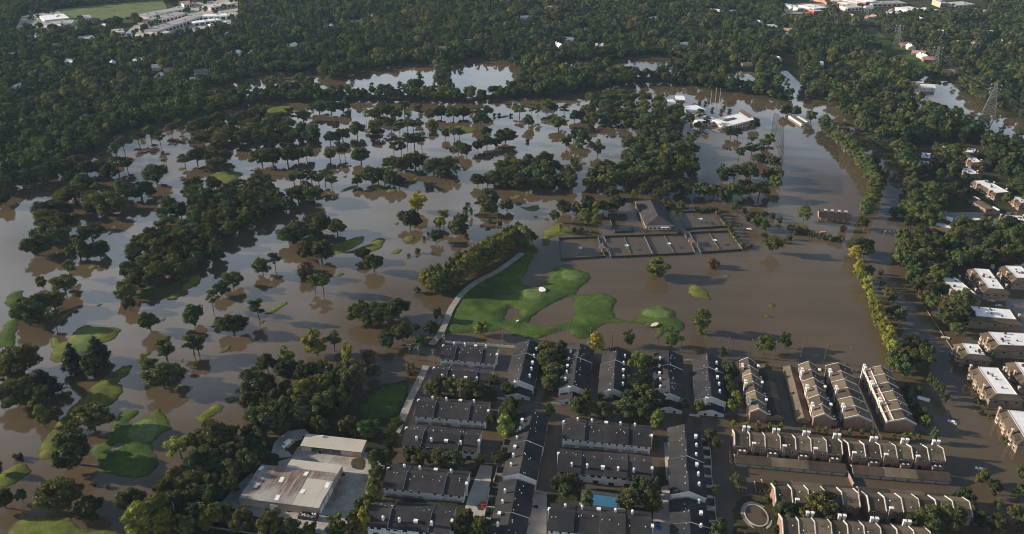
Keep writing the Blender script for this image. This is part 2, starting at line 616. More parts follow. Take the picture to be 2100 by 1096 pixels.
# ---- banks of grass and soil that stand out of the flood
def bank(name, label, pg, mat, top=1.2, slope=.28, step=1.5, holes=(), seed=1.0, patches=(), rim=None, wob=.3):
    """A mound: height follows the distance from its shore. patches: (polygon, material, extra height)."""
    pg = smooth_poly(pg, 2)
    lo, hi = pg.min(0) - 3, pg.max(0) + 3
    xs, ys = np.arange(lo[0], hi[0], step), np.arange(lo[1], hi[1], step)
    Xg, Yg = np.meshgrid(xs, ys)
    p = np.column_stack([Xg.ravel(), Yg.ravel()])
    d = edge_dist(p, pg)
    sd = np.where(inside(p, pg), d, -d)
    for h in holes:
        hs = smooth_poly(h, 2)
        dh = edge_dist(p, hs)
        sd = np.minimum(sd, np.where(inside(p, hs), -dh, dh))
    sd = sd + 1.1 * wobble(p[:, 0], p[:, 1], 3.0, seed) + 1.0 * wobble(p[:, 0], p[:, 1], 9.0, seed + 4)
    z = np.where(sd > 0, top * (1 - np.exp(-np.maximum(sd, 0) * slope / top)), sd * .35)
    z = z + np.where(sd > 0, np.minimum(sd / 6, 1), 0) * wob * wobble(p[:, 0], p[:, 1], 1.1, seed + 2)
    idx_v = np.zeros(len(p), int)
    mats = [mat]
    for q, m, extra in patches:
        qs = smooth_poly(q, 2)
        dq = edge_dist(p, qs)
        k = inside(p, qs)
        z = z + np.where(k, np.clip(dq / 2, 0, 1) * extra, 0)
        if m not in mats:
            mats.append(m)
        idx_v[k] = mats.index(m)
    nx, ny = len(xs), len(ys)
    ii = (np.arange(ny - 1)[:, None] * nx + np.arange(nx - 1)[None]).ravel()
    q4 = np.column_stack([ii, ii + 1, ii + nx + 1, ii + nx])
    keep = (sd[q4] > -2.5).any(1)
    q4 = q4[keep]
    used, inv = np.unique(q4.ravel(), return_inverse=True)
    v = np.column_stack([p, z])[used]
    me = mesh_of(name, v, inv.reshape(-1, 4).tolist(), mats, True, idx_v[q4[:, 0]])
    return tag(obj(name, me), label, None, None, 'structure')

practice = poly("898,694 905,672 920,645 938,606 962,580 990,564 1020,550 1050,530 1085,512 1098,524 1084,545 1078,562 1064,580 1090,588 1116,584 1125,572 1121,562 1145,546 1160,543 1188,554 1213,562 1206,580 1190,590 1186,600 1174,607 1200,604 1230,599 1250,605 1266,613 1258,630 1258,645 1266,652 1282,658 1298,656 1310,645 1318,641 1308,636 1309,631 1340,630 1350,626 1364,629 1382,638 1388,646 1384,651 1403,661 1407,684 1362,680 1359,692 1345,696 1341,688 1350,681 1332,671 1320,665 1280,662 1250,663 1226,672 1216,684 1210,693 1190,698 1174,691 1162,676 1140,683 1110,694 1080,696 1050,688 1032,674 1000,682 950,683 916,684 905,696")
pools = [poly("1084,661 1100,641 1122,628 1160,611 1175,610 1176,632 1181,646 1168,661 1130,669 1092,666"),
         poly("1035,645 1044,634 1056,632 1067,642 1058,654 1044,661 1037,657"),
         poly("1062,582 1080,566 1100,540 1130,548 1122,572 1112,584 1088,588")]
bank('practice_lawn', 'mown practice lawn with greens rising from the flood', practice, 'grass', 1.3, .26, 1.4, pools, 3.0,
     [(poly("1148,562 1165,556 1185,560 1196,568 1188,577 1168,580 1150,574"), 'putting_green', .5),
      (poly("1070,600 1085,592 1108,592 1120,604 1112,616 1090,620 1072,614"), 'putting_green', .5),
      (poly("1318,640 1350,638 1378,646 1382,653 1360,658 1330,654 1314,648"), 'putting_green', .4)])
BANKS = [
 ("round green with a raised right shoulder left of the golf course", "putting_mound", "105,690 125,693 122,705 140,700 150,683 165,670 176,666 200,672 230,671 246,672 249,678 236,696 206,706 190,722 150,742 112,744 99,736 110,720 103,708", 2.2, [("142,705 160,690 190,686 200,695 196,715 185,728 155,735 143,722", 'putting_green', .2)]),
 ("long grassy ridge running between the oaks at lower left", "fairway_ridge", "258,748 274,750 266,765 240,785 253,792 248,815 235,826 205,838 190,850 160,870 155,885 140,900 115,937 95,945 74,942 80,920 95,895 120,866 135,848 165,818 185,798 200,784 225,766", 2.6, []),
 ("dark shaded green with a grey bunker at lower left", "shaded_green", "324,835 331,844 352,872 350,879 331,889 320,900 314,908 314,928 327,936 325,953 311,972 303,981 257,979 214,973 201,959 197,946 182,932 189,917 200,910 219,907 222,890 238,855 253,843 282,838 288,843 275,857 258,871 286,860 312,848", 2.0, [("262,880 290,862 318,866 322,880 312,905 280,918 258,905", 'putting_green', .2), ("219,934 224,924 240,913 249,914 247,924 232,932", 'shaded_sand', -.3)]),
 ("dark grass bank cut by the left picture edge", "grass_bank", "-30,700 0,688 10,660 35,651 38,665 30,705 33,720 25,722 20,713 0,713 -30,716", 1.8, []),
 ("small leaf shaped dark mound near the left edge", "grass_mound", "7,620 20,600 45,594 49,598 46,622 25,633 12,628", 1.6, []),
 ("steep grassy tee mound in the lower left corner", "tee_mound", "-20,985 15,960 45,947 63,959 67,966 40,986 25,998 -20,998", 3.0, []),
 ("broad lawn along the bottom left edge", "lawn_bank", "16,1088 35,1070 60,1059 120,1059 148,1060 154,1078 185,1090 225,1083 244,1096 250,1125 0,1125", 1.8, []),
 ("dark grass tongue beside the leaning oaks at left", "grass_tongue", "118,650 150,636 154,640 128,662 114,662", 1.0, []),
 ("shaded grass under the long dark grove", "grove_grass", "275,602 290,590 350,588 362,574 388,556 404,552 394,572 352,592 335,599 310,606 300,616 283,608", 1.0, []),
 ("bright green mound at the tip of the long grove", "bright_mound", "341,613 350,603 373,599 369,613 350,619", 1.2, []),
 ("curved green tongue beside the long grove", "curved_tongue", "366,600 385,570 412,561 416,570 405,586 385,594", 1.1, []),
 ("twin lobed yellow green island above the maintenance sheds", "twin_island", "394,861 410,852 430,835 445,829 459,833 456,844 436,853 426,861 421,876 412,876 408,868", 1.2, []),
 ("small grass hump off the shed woods", "grass_hump", "459,823 475,812 494,815 490,823 470,829", 1.1, []),
 ("little grass hump touching the shed woods", "wood_hump", "477,804 495,794 502,803 485,809", 1.1, []),
 ("narrow slanting strip of grass in open water", "grass_strip", "542,645 550,635 582,620 594,618 576,633 556,647", .9, []),
 ("pointed grass sliver in open water below the strip", "grass_sliver", "446,726 460,712 477,702 473,717 461,723", .9, []),
 ("dark green mound between the grove and a twin strip", "shadow_green", "663,506 700,497 735,484 751,486 743,499 720,511 700,521 678,519", 1.3, []),
 ("curving grass strip right of the shadowed green", "curved_strip", "698,521 720,515 750,505 775,487 791,489 786,506 770,516 740,519", 1.2, []),
 ("lone oval green island in open water", "oval_island", "824,495 830,486 853,484 850,494 832,500", 1.0, []),
 ("square flat tee box in open water", "tee_box", "799,521 810,511 828,511 816,524", 1.2, []),
 ("low grass curl below the row of pines", "grass_curl", "692,396 710,385 731,379 734,385 710,394", .9, []),
 ("grass hump beneath the oak clump right of the pines", "oak_hump", "754,383 770,377 786,381 791,391 770,389", .9, []),
 ("small bright hump right of the oak clump", "bright_hump", "791,393 800,386 816,387 813,394 795,397", .9, []),
 ("pale green under the far left oaks", "far_green", "429,361 445,352 490,352 502,358 482,370 470,379 454,380 454,369 430,367", 1.4, []),
 ("slim tee behind the centre oaks", "slim_tee", "844,359 862,349 866,354 850,361", .8, []),
 ("small oval hump near the tennis trees", "small_oval", "1049,406 1055,400 1071,400 1067,409 1055,410", .9, []),
 ("curved green crescent near the tennis trees", "crescent_bank", "1062,421 1080,427 1098,420 1106,420 1106,432 1090,435 1075,431", 1.1, []),
 ("tiny oval of grass below the crescent", "tiny_oval", "1091,446 1100,443 1105,446 1095,449", .6, []),
 ("small rounded grass islet left of the tennis lawn", "rounded_islet", "1113,451 1124,446 1129,452 1118,455", .7, []),
 ("ridged lawn left of the tennis courts", "ridged_lawn", "1112,476 1130,463 1150,457 1166,462 1176,475 1192,480 1160,484 1140,483 1125,491 1129,504 1109,504 1113,490", 1.3, []),
 ("pale far green below the bayou woods", "bayou_green", "538,226 575,217 602,217 607,225 627,233 600,232 575,236 558,234", 1.1, []),
 ("bright far green in the middle of the course", "middle_green", "916,263 945,257 983,263 977,271 950,276 933,273", 1.3, []),
 ("thin dark tee far out on the course", "far_tee", "1021,241 1043,236 1046,240 1023,244", .8, []),
 ("kite shaped islet on the flooded range", "kite_islet", "1409,590 1422,582 1441,590 1456,605 1461,618 1440,613 1416,610", 1.2, []),
 ("little triangle of grass on the flooded range", "triangle_islet", "1481,569 1487,561 1498,569 1484,571", .7, []),
 ("upper of two grass specks on the flooded range", "upper_speck", "1571,625 1583,621 1596,628 1585,635", .9, []),
 ("lower of two grass specks on the flooded range", "lower_speck", "1558,646 1575,644 1590,651 1578,655", .8, []),
 ("grass patch under the pale tree on the range", "tree_patch", "1427,686 1438,677 1450,677 1450,687 1436,689", .7, []),
 ("speck of grass in the left open water", "grass_speck", "219,481 232,477 226,485", .5, []),
 ("short grass patch under the far oaks at left", "oak_patch", "368,330 384,327 388,331 372,334", .5, []),
 ("bright grass oval far left", "bright_oval", "364,347 374,343 382,345 376,351 366,351", .6, []),
 ("dark hump near the left grove tip", "dark_hump", "528,474 540,465 551,468 545,474 533,477", .8, []),
 ("faint grass scrap left of the pine row", "scrap_bank", "512,351 517,347 521,349 516,352", .8, []),
 ("grass scrap right of the slender pine", "pine_scrap", "702,364 708,359 713,361 707,367", .8, []),
 ("thin grass line below the curl", "thin_line", "724,396 738,389 744,390 732,398", .8, []),
 ("short tee below the slim tee", "short_tee", "846,369 855,363 862,365 852,371", .8, []),
 ("grass bit at the foot of the isolated round oak", "oak_bit", "806,462 814,456 821,458 813,464", .8, []),
 ("little hump right of the tall leafy tree", "leafy_hump", "326,658 334,651 342,653 334,661", .8, []),
 ("grass speck beside a drowned path", "path_speck", "199,628 204,623 209,625 203,630", .8, []),
 ("grass tip below the oak clump in the left water", "clump_tip", "176,552 188,542 204,546 190,553", .8, []),
 ("grass slip at the foot of a lone pine", "pine_slip", "530,664 537,657 544,657 536,666", .8, []),
 ("yellow grass dot right of the shadowed green trees", "yellow_dot", "679,553 684,549 690,550 685,554", .8, []),
 ("grass dot below the brown bush", "bush_dot", "688,565 696,558 706,561 698,567", .8, []),
 ("grass wedge below the leaning pines", "wedge_bank", "366,744 375,735 383,738 376,747", .8, []),
 ("grassy shore below the fence trees on the left of the path", "path_bank", "895,700 905,676 918,648 926,618 914,640 900,668 886,692", 1.0, []),
]
for k, (lab, nm, pg, top, pat) in enumerate(BANKS):
    bank(nm, lab, poly(pg), 'rough_grass' if k not in (2, 8, 3, 4) else 'grass', top * .6, .26, 1.3, (), k * 1.3, [(poly(a), m, e) for a, m, e in pat])

SHED_LAND = poly("270,1130 330,1066 372,1020 400,985 480,948 560,892 620,868 700,838 735,815 770,795 820,778 842,782 836,820 822,870 806,925 800,985 776,1040 760,1130")
bank('wooded_bank', 'wooded bank around the maintenance sheds', SHED_LAND, 'soil', .8, .2, 2.0, (), 5.0, [(poly("742,838 762,805 802,792 832,788 818,832 800,860 762,866 738,860"), 'grass', .25)])
TOWN_LAND = poly("740,1130 775,1030 800,1000 850,975 965,968 985,950 1010,945 1026,965 1020,1010 1062,1020 1075,1006 1120,1014 1140,1016 1200,1002 1300,1004 1334,996 1346,950 1376,936 1380,1130")
bank('garden_ground', 'raised garden ground between the dark roofed townhouses', TOWN_LAND, 'soil', .5, .25, 2.0, (), 9.0)
bank('fountain_garden', 'clipped garden ground around the round basin', poly("1508,1020 1560,1016 1600,1024 1606,1060 1596,1130 1500,1130 1505,1060"), 'soil', .5, .3, 1.5, (), 4.0)

# ---- paths, yards and driveways (thin slabs above the ground)
def ribbon(name, label, pts, width, z, mat):
    q = [G(*p, z) for p in pts]
    L, Rr = [], []
    for i, p in enumerate(q):
        d = (q[min(i + 1, len(q) - 1)] - q[max(i - 1, 0)])
        n = Vector((-d.y, d.x, 0)).normalized() * width / 2
        L.append((p + n)[:2])
        Rr.append((p - n)[:2])
    return sheet(name, np.array(L + Rr[::-1]), z, mat, None, .6, label)
def curve_pts(pts, n=6):
    out = []
    for i in range(len(pts) - 1):
        p0, p1, p2, p3 = [np.array(pts[max(0, min(len(pts) - 1, j))], float) for j in (i - 1, i, i + 1, i + 2)]
        for t in np.arange(n) / n:
            out.append(tuple(.5 * (2 * p1 + (p2 - p0) * t + (2 * p0 - 5 * p1 + 4 * p2 - p3) * t * t + (3 * p1 - p0 - 3 * p2 + p3) * t ** 3)))
    return out + [tuple(pts[-1])]
ribbon('cart_path', 'pale curved path along the practice lawn', curve_pts([(884, 706), (902, 686), (914, 660), (926, 632), (945, 605), (968, 584), (992, 570), (1016, 558), (1040, 542), (1070, 519)]), 4.2, 1.35, 'path_gravel')
ribbon('gravel_lane', 'pale lane running up beside the townhouses', curve_pts([(812, 888), (824, 860), (838, 826), (850, 800), (862, 776), (874, 750)]), 4.2, .85, 'path_gravel')
sheet('shed_yard', poly("446,1042 470,1012 498,985 530,958 560,950 598,938 610,918 640,905 764,930 790,956 776,988 765,1016 752,1046 742,1080 720,1100 640,1092 560,1066 480,1050", .9), .9, 'yard', None, .8, 'mottled concrete yard around the metal sheds')
sheet('shed_drive', poly("556,930 562,908 590,884 625,880 640,895 606,905 588,922 600,936 572,940", .86), .86, 'concrete', None, .8, 'curved drive behind the cream roofed shed')
sheet('driveway', poly("960,1018 975,980 986,952 1010,956 1006,990 998,1030 994,1070 950,1056", .62), .62, 'concrete', None, .8, 'concrete forecourt with a parked car beside the townhouses')
sheet('alley_pavement', poly("1094,1010 1106,1012 1122,1012 1120,1130 1064,1130 1078,1080 1088,1030", .62), .62, 'concrete', None, .8, 'concrete alley right of the long sloping row')
sheet('side_alley', poly("1346,1002 1378,992 1380,1130 1338,1130 1340,1040", .62), .62, 'concrete', None, .8, 'concrete alley left of the tall right row')
sheet('side_walk', poly("1362,908 1374,908 1377,985 1366,985", .4), .4, 'concrete', None, .8, 'pale strip of pavement left of the tall right row')
# ================================================================== BUILDINGS
def frame(a, b, z):
    A, B = G(*a, z), G(*b, z)
    d = B - A
    return A, B, d.xy.length, math.atan2(d.y, d.x)

def hood(root, x, y, z, s=1.0, name='chimney'):
    """White flue box with a small rounded hood on the slope."""
    c = box(name, root, (x, y, z + .75 * s), (1.0 * s, 1.15 * s, 2.1 * s), 'white_paint')
    o = obj('flue_cap', cap_mesh(), root, (x, y, z + 1.8 * s), 0, (s, s, s))
    return c

_cap = []
def cap_mesh():
    if not _cap:
        v, f = [], []
        n = 8
        for i, (r, z) in enumerate(((.62, 0), (.62, .12), (.45, .40), (.12, .56))):
            v += [(math.cos(k * 2 * math.pi / n) * r, math.sin(k * 2 * math.pi / n) * r, z) for k in range(n)]
        for i in range(3):
            f += [(i * n + k, i * n + (k + 1) % n, (i + 1) * n + (k + 1) % n, (i + 1) * n + k) for k in range(n)]
        f.append(tuple(range(3 * n, 4 * n)))
        _cap.append(mesh_of('flue_cap', v, f, ['bright_white']))
    return _cap[0]

def slate_block(label, a, b, zref, front=None, W=16.5, he=5.2, rise=3.3, secs=4, flues='back', annex=False, walls='white_brick', units=None, patio=None, end_flue=(0, 1)):
    """Dark shingled townhouse row. a, b: ends of the ridge (front=None) or of the eave facing the camera (front=True)."""
    A, B, L, ang = frame(a, b, zref)
    mid = (A + B) / 2
    if front:
        mid += Vector((-math.sin(ang), math.cos(ang), 0)) * W / 2
    root = thing('townhouse_row', label, 'townhouse', (mid.x, mid.y, 0), ang, 'dark roofed townhouse rows')
    hr, h = he + rise, W / 2
    rr = random.Random(int(a[0] * 7 + a[1]))
    offs = [.5, 0, .4, -.05, .45, .05, .4, 0]
    units = units or max(4, round(L / 7.2))
    for i in range(secs):
        x0, x1 = -L / 2 + L * i / secs, -L / 2 + L * (i + 1) / secs
        o, sh = offs[i % 8], (.0, .45, 0, .45)[i % 4]
        prism_x('wall', root, [(-h + sh, -1.6), (-h + sh, he + o), (sh, hr + o - .32), (h + sh, he + o), (h + sh, -1.6)], x0, x1, walls)
        ov, e = .55, .55 * rise / h
        x0r, x1r = x0 - (.35 if i == 0 else .0), x1 + (.35 if i == secs - 1 else .0)
        prism_x('roof', root, [(-h + sh - ov, he + o - e + .12), (sh, hr + o), (h + sh + ov, he + o - e + .12), (h + sh + ov, he + o - e - .14), (sh, hr + o - .28), (-h + sh - ov, he + o - e - .14)], x0r, x1r, ('slate_shingle', 'slate_shingle_worn', 'slate_shingle', 'slate_shingle_new')[(i * 3 + int(a[0])) % 4], 'white_paint')
    sl = rise / h
    roofz = lambda y: hr - abs(y) * sl
    for i in range(units):
        x = -L / 2 + L * (i + .5) / units
        o = offs[int(i * secs / units) % 8]
        sh = (.0, .45, 0, .45)[int(i * secs / units) % 4]
        u = L / units
        side = -1 if flues == 'back' else 1          # garages face away from the flue side
        g = side * (h - .02 * 0) + sh
        gd = box('garage_door', root, (x + .1, g + side * .03, .55), (u * .74, .16, 2.4), 'grey_door')
        for dx in (-.27, .24):
            wd = box('window', root, (x + dx * u, g + side * .04, he + o - 1.35), (1.0, .16, 1.25), 'window_glass')
            box('window_frame', wd, (0, 0, .56), (1.25, 1.3, .12), 'white_paint')
            box('window_sill', wd, (0, 0, -.57), (1.25, 1.5, .12), 'white_paint')
        p = -side * h + sh
        for dx, wz, hh in ((-.2, he + o - 1.3, 1.2), (.22, he + o - 1.3, 1.2), (0, .9, 2.1)):
            wd = box('window', root, (x + dx * u, p - side * .04, wz), (1.9 if hh < 2 else 2.6, .16, hh), 'window_glass')
            box('window_frame', wd, (0, 0, .54), (1.12, 1.3, .1), 'white_paint')
        fy = -side * h * .62 + sh
        if i < units - 1 or units < 5:
            if i % 3 == 2:
                d = box('dormer_vent', root, (x + u * .4, fy, roofz(fy) + o + .55), (1.7, 1.3, 1.7), 'white_paint')
                box('vent_cap', d, (0, 0, .53), (1.15, 1.15, .14), 'bright_white')
            else:
                hood(root, x + u * .4, fy, roofz(fy) + o)
        for k in range(2):
            yy = side * (rr.uniform(.06, .45)) * h + sh
            box('vent_pipe', root, (x + rr.uniform(-.45, .45) * u, yy, roofz(yy) + o + .15), (.34, .34, .55), 'bright_white')
        if patio and i < units:
            for q in (0, 1):
                box('patio_wall', root, (x - u / 2 + q * u * .96 + .1, -side * (h + 2.6) + sh, .3), (.25, 5.0, 2.4), 'white_brick')
            box('patio_wall', root, (x, -side * (h + 5.0) + sh, .3), (u * .9, .25, 2.2), 'white_brick')
    for e in end_flue:                                 # tall stack on a gable end
        s = 1 if e else -1
        c = box('end_chimney', root, (s * (L / 2 + .45), h * .28 * (-1 if e else 1), (he + 2.6) / 2 - .8), (.9, 1.3, he + 3.6), walls)
        box('chimney_cap', c, (0, 0, .53), (1.35, 1.3, .08), 'bright_white')
    if annex:
        # lower gabled wing in front of the end that faces the camera (x = -L/2)
        w2, e2, r2, d2 = h * .86, 2.3, 4.6, 6.5
        x1, x0 = -L / 2 - .02, -L / 2 - d2
        prism_x('annex_wall', root, [(-w2, -1.6), (-w2, e2), (0, r2 - .3), (w2, e2), (w2, -1.6)], x0, x1, walls)
        prism_x('annex_roof', root, [(-w2 - .5, e2 - .1), (0, r2), (w2 + .5, e2 - .1), (w2 + .5, e2 - .35), (0, r2 - .28), (-w2 - .5, e2 - .35)], x0 - .35, x1, 'slate_shingle', 'white_paint')
        for yy in (-3, 3):
            box('annex_window', root, (x0 - .04, yy, .9), (.16, 1.5, 1.3), 'window_glass')
        box('garden_wall', root, (x0 - 1.5, h + .6, .4), (.25, 5.5, 2.0), walls)
    return root

V = [("dark roofed row beside the white boundary fence, roof sloping down towards a low wing", (1065, 781.4), (1087.1, 699.3), 'right'),
     ("dark roofed row directly right of the tall tree belt", (1175.7, 792), (1190, 707), 'left'),
     ("dark roofed row third along, its right slope full of white flues", (1258, 798.6), (1265.7, 713), 'right'),
     ("dark roofed row right of two big round trees", (1373.6, 808), (1371.4, 720.7), 'left'),
     ("dark roofed row next to the tan brick rows", (1459, 814.3), (1450.7, 726.4), 'right')]
for lab, near, far, side in V:
    # x axis runs away from the camera, so +y is to the left
    slate_block(lab, near, far, 8.4, None, 16.5, 5.3, 3.3, 3, 'back' if side == 'left' else 'front', True, end_flue=(0,))
slate_block("long sloping dark roofed row left of the flooded centre alley", (1065, 972.4), (1094.3, 843.6), 9.0, None, 16.5, 5.9, 3.3, 4, 'back', patio=True, end_flue=())
slate_block("lower dark roofed row leaving the bottom edge beside the centre alley", (1034, 1125), (1062, 985), 6.4, None, 16.5, 3.9, 2.5, 4, 'back', patio=True, end_flue=())
slate_block("tall dark roofed row with white flues beside the flooded street", (1412.9, 1009), (1405.7, 871.4), 9.0, None, 16.5, 5.9, 3.3, 4, 'front', patio=True, end_flue=())
slate_block("lower dark roofed row leaving the bottom edge beside the flooded street", (1420.5, 1125), (1413, 1022.4), 6.4, None, 16.5, 3.9, 2.5, 4, 'front', patio=True, end_flue=())
Hs = [("dark roofed row behind the white boundary fence and nearest the practice lawn", (903, 736), (1014, 745), 4.8, 'back'),
      ("dark roofed row half hidden behind a belt of round trees", (884, 784), (1003, 793), 4.9, 'front'),
      ("dark roofed row with white garage front beside the pale lane", (851.4, 853), (996.4, 864.3), 5.4, 'back'),
      ("dark roofed row with trees along its front, below the pale lane", (825, 913), (976.4, 927), 5.4, 'front'),
      ("dark roofed row nearest the shed yard, garages facing the camera", (786, 1000), (950, 1017.4), 5.4, 'back'),
      ("dark roofed row in the bottom edge left of the concrete forecourt", (753, 1079), (920, 1096), 5.4, 'front'),
      ("dark roofed row with eight garages on the flooded cross street", (1153.6, 899), (1334, 916.4), 5.6, 'back'),
      ("dark roofed row with patios overlooking the blue swimming pool", (1143, 967.5), (1335, 985), 5.6, 'front'),
      ("dark roofed row at the bottom edge below the swimming pool", (1123.6, 1087.4), (1336, 1107), 5.6, 'back')]
for lab, a, b, he, fl in Hs:
    slate_block(lab, a, b, he, True, 16.5, he, 3.3, 4, fl)

# ---- tan brick rows with white party walls
def brick_row(label, a, b, zref, kind, yl, yr, he=6.2, rise=3.2, units=6, stacks='both', terrace=0):
    """yl / yr: depth of the roof on the -y and +y side of the ridge. kind 'ridge': a, b are ridge ends; 'front': ends of the -y eave."""
    A, B, L, ang = frame(a, b, zref)
    mid = (A + B) / 2
    if kind == 'front':
        mid += Vector((-math.sin(ang), math.cos(ang), 0)) * yl
    root = thing('brick_row', label, 'townhouse', (mid.x, mid.y, 0), ang, 'tan brick townhouse rows')
    hr = he + rise
    elL, elR = hr - rise, hr - rise * min(1, yr / yl * .95)
    rr = random.Random(int(a[0] * 3 + a[1]))
    u = L / units
    for i in range(units):
        x0, x1 = -L / 2 + u * i, -L / 2 + u * (i + 1)
        o = .18 * ((i * 7) % 3 - 1)
        prism_x('wall', root, [(-yl, -1.6), (-yl, elL + o - .1), (0, hr + o - .35), (yr, elR + o - .1), (yr, -1.6)], x0, x1, 'red_brick')
        t0 = terrace if terrace else 0
        m = ('tan_shingle', 'tan_shingle_dark', 'tan_shingle')[(i * 5 + int(a[0])) % 3]
        if terrace > 0:    # open roof terrace cut into the +y side
            yc = yr - 3.6
            zc = hr + o - (hr - elR) * yc / yr
            prism_x('roof', root, [(-yl - .3, elL + o - .05), (0, hr + o), (yc, zc), (yc, zc - .3), (0, hr + o - .3), (-yl - .3, elL + o - .3)], x0 + .2, x1 - .2, m)
            box('terrace_floor', root, ((x0 + x1) / 2, yr - 1.9, elR - .55), (u - .4, 3.0, .2), 'grey_roof' if i % 2 else 'concrete')
            box('terrace_rail', root, ((x0 + x1) / 2, yr - .1, elR + .25), (u, .35, 1.5), 'coping')
            box('terrace_wall', root, ((x0 + x1) / 2, yc + .1, zc - .2), (u, .35, 1.3), 'coping')
        else:
            prism_x('roof', root, [(-yl - .3, elL + o - .05), (0, hr + o), (yr + .3, elR + o - .05), (yr + .3, elR + o - .3), (0, hr + o - .3), (-yl - .3, elL + o - .3)], x0 + .2, x1 - .2, m)
        for s, yy, e in ((-1, -yl, elL), (1, yr, elR)):
            for dx in (-.22, .24):
                wd = box('window', root, ((x0 + x1) / 2 + dx * u, yy + s * .04, e - 1.6), (1.3, .16, 1.4), 'window_glass')
                box('window_frame', wd, (0, 0, .54), (1.2, 1.4, .1), 'bright_white')
                box('mullion', wd, (0, 0, 0), (.08, 1.3, 1.0), 'bright_white')
            box('patio_door', root, ((x0 + x1) / 2, yy + s * .04, .7), (2.4, .16, 2.2), 'window_glass')
        for k in range(2):
            yy = rr.uniform(-.75, -.15) * yl
            box('vent_pipe', root, (rr.uniform(x0 + 1.2, x1 - 1.2), yy, hr + o - rise * (-yy) / yl + .2), (.35, .35, .55), 'dark_metal' if k else 'bright_white')
        st = (i + int(a[0])) % 2
        if stacks in ('both', 'front') and st == 0:
            c = box('chimney', root, (x0 + u * .22, -yl - .5, (elL + 2.4) / 2 - .6), (1.6, 1.0, elL + 3.4), 'tan_brick')
            box('chimney_cap', c, (0, 0, .515), (1.25, 1.3, .05), 'bright_white')
        if stacks in ('both', 'back') and st == 1:
            for q in (.75, 1.05):
                c = box('chimney', root, (x0 + u * q, yr * .97, (elR + 3.0) / 2), (1.25, 1.2, elR + 3.0), 'coping')
                box('chimney_cap', c, (0, 0, .515), (1.2, 1.2, .05), 'bright_white')
        if stacks == 'both' and st == 1:
            d = box('dormer', root, (x0 + u * .5, -yl - 1.5, 2.2), (u * .62, 3.0, 3.4), 'red_brick')
            rf = box('dormer_roof', d, (0, 0, .53), (1.08, 1.08, .08), 'tan_shingle_dark')
            for q in (-.22, .22):
                box('skylight', rf, (q, -.1, .7), (.2, .34, .6), 'bright_white')
    for i in range(units + 1):                        # white party walls
        x = -L / 2 + u * i
        up = .36
        prism_x('party_wall', root, [(-yl - .42, elL - .6), (-yl - .42, elL + up), (0, hr + up + .12), (yr + .42, elR + up), (yr + .42, elR - .6), (0, hr - .6)], x - .2, x + .2, 'coping')
    return root

brick_row("tan roofed brick row beside a dark garage strip, leftmost of the four sloping ones", (1557, 838.6), (1533.6, 734.3), 9.4, 'ridge', 4.9, 4.3, units=6)
brick_row("tan roofed brick row with skylit porches, second of the four sloping ones", (1691.4, 848.6), (1658, 742), 9.4, 'ridge', 4.9, 5.0, units=6)
brick_row("tan roofed brick row with a glazed white right side, third of the four sloping ones", (1761.4, 852), (1718.6, 745), 9.4, 'ridge', 7.2, 6.4, units=6, stacks='back')
brick_row("tan roofed brick row with open white roof terraces, rightmost of the four sloping ones", (1858, 858.6), (1805.7, 751.4), 9.4, 'ridge', 5.8, 9.2, units=6, stacks='back', terrace=1)
brick_row("brick row facing the clipped bushes, left half of the upper cross row", (1507, 912), (1728, 930.7), 6.2, 'front', 5.2, 6.6, units=7)
brick_row("brick row facing the clipped bushes, right half of the upper cross row", (1742.9, 934), (1938.6, 945), 6.2, 'front', 5.2, 6.6, units=6)
brick_row("brick row right of the round basin with a sunlit end wall", (1591.4, 1028), (1764, 1039), 6.2, 'front', 5.4, 6.4, units=5, stacks='front')
brick_row("brick row with a white framed roof bay, right of the narrow garden wall", (1783, 1046), (1994, 1057.5), 6.2, 'front', 5.4, 6.4, units=6, stacks='front')
brick_row("brick row cut by the bottom edge below the basin trees", (1606, 1094), (1912, 1122), 6.2, 'front', 5.4, 6.4, units=9, stacks='back')

def garage_row(label, a, b, zref, depth, he=2.4, rise=1.7, doors=True, mat='tan_shingle_dark', ridge=False, secs=3, lean=.62):
    A, B, L, ang = frame(a, b, zref)
    mid = (A + B) / 2
    if not ridge:
        mid += Vector((-math.sin(ang), math.cos(ang), 0)) * depth * lean
    root = thing('garage_row', label, 'garage', (mid.x, mid.y, 0), ang, 'low garage rows')
    f, k = -depth * (lean if not ridge else .5), depth * (1 - (lean if not ridge else .5))
    for i in range(secs):
        x0, x1 = -L / 2 + L * i / secs, -L / 2 + L * (i + 1) / secs
        o = .06 * (i % 2)
        prism_x('wall', root, [(f, -1.6), (f, he), (0, he + rise - .3), (k, he), (k, -1.6)], x0, x1, 'tan_brick')
        prism_x('roof', root, [(f - .5, he - .12 + o), (0, he + rise + o), (k + .4, he - .1 + o), (k + .4, he - .35 + o), (0, he + rise - .28 + o), (f - .5, he - .4 + o)], x0 - (.3 if i == 0 else 0), x1 + (.3 if i == secs - 1 else 0), (mat, 'tan_shingle', mat)[i % 3] if mat != 'slate_shingle' else mat, 'coping')
    if doors:
        n = max(3, round(L / 6.5))
        for i in range(n):
            box('garage_door', root, (-L / 2 + L * (i + .5) / n, f - .05, .55), (L / n * .8, .16, 2.6), 'grey_roof')
    return root
garage_row("dark low garage strip with a long ridge between two sloping brick rows", (1594, 851), (1568.6, 747), 4.0, 7.0, mat='tan_shingle_dark', ridge=True, doors=False)
garage_row("pale low garage strip left of the second sloping brick row", (1649, 856), (1620, 750), 4.0, 7.0, mat='tan_shingle', ridge=True, secs=6, doors=False)
garage_row("low garage strip in front of the left upper cross row", (1508.6, 948.6), (1735.7, 969), 2.4, 6.4)
garage_row("low garage strip in front of the right upper cross row", (1750.7, 971), (1950, 986.7), 2.4, 6.4)
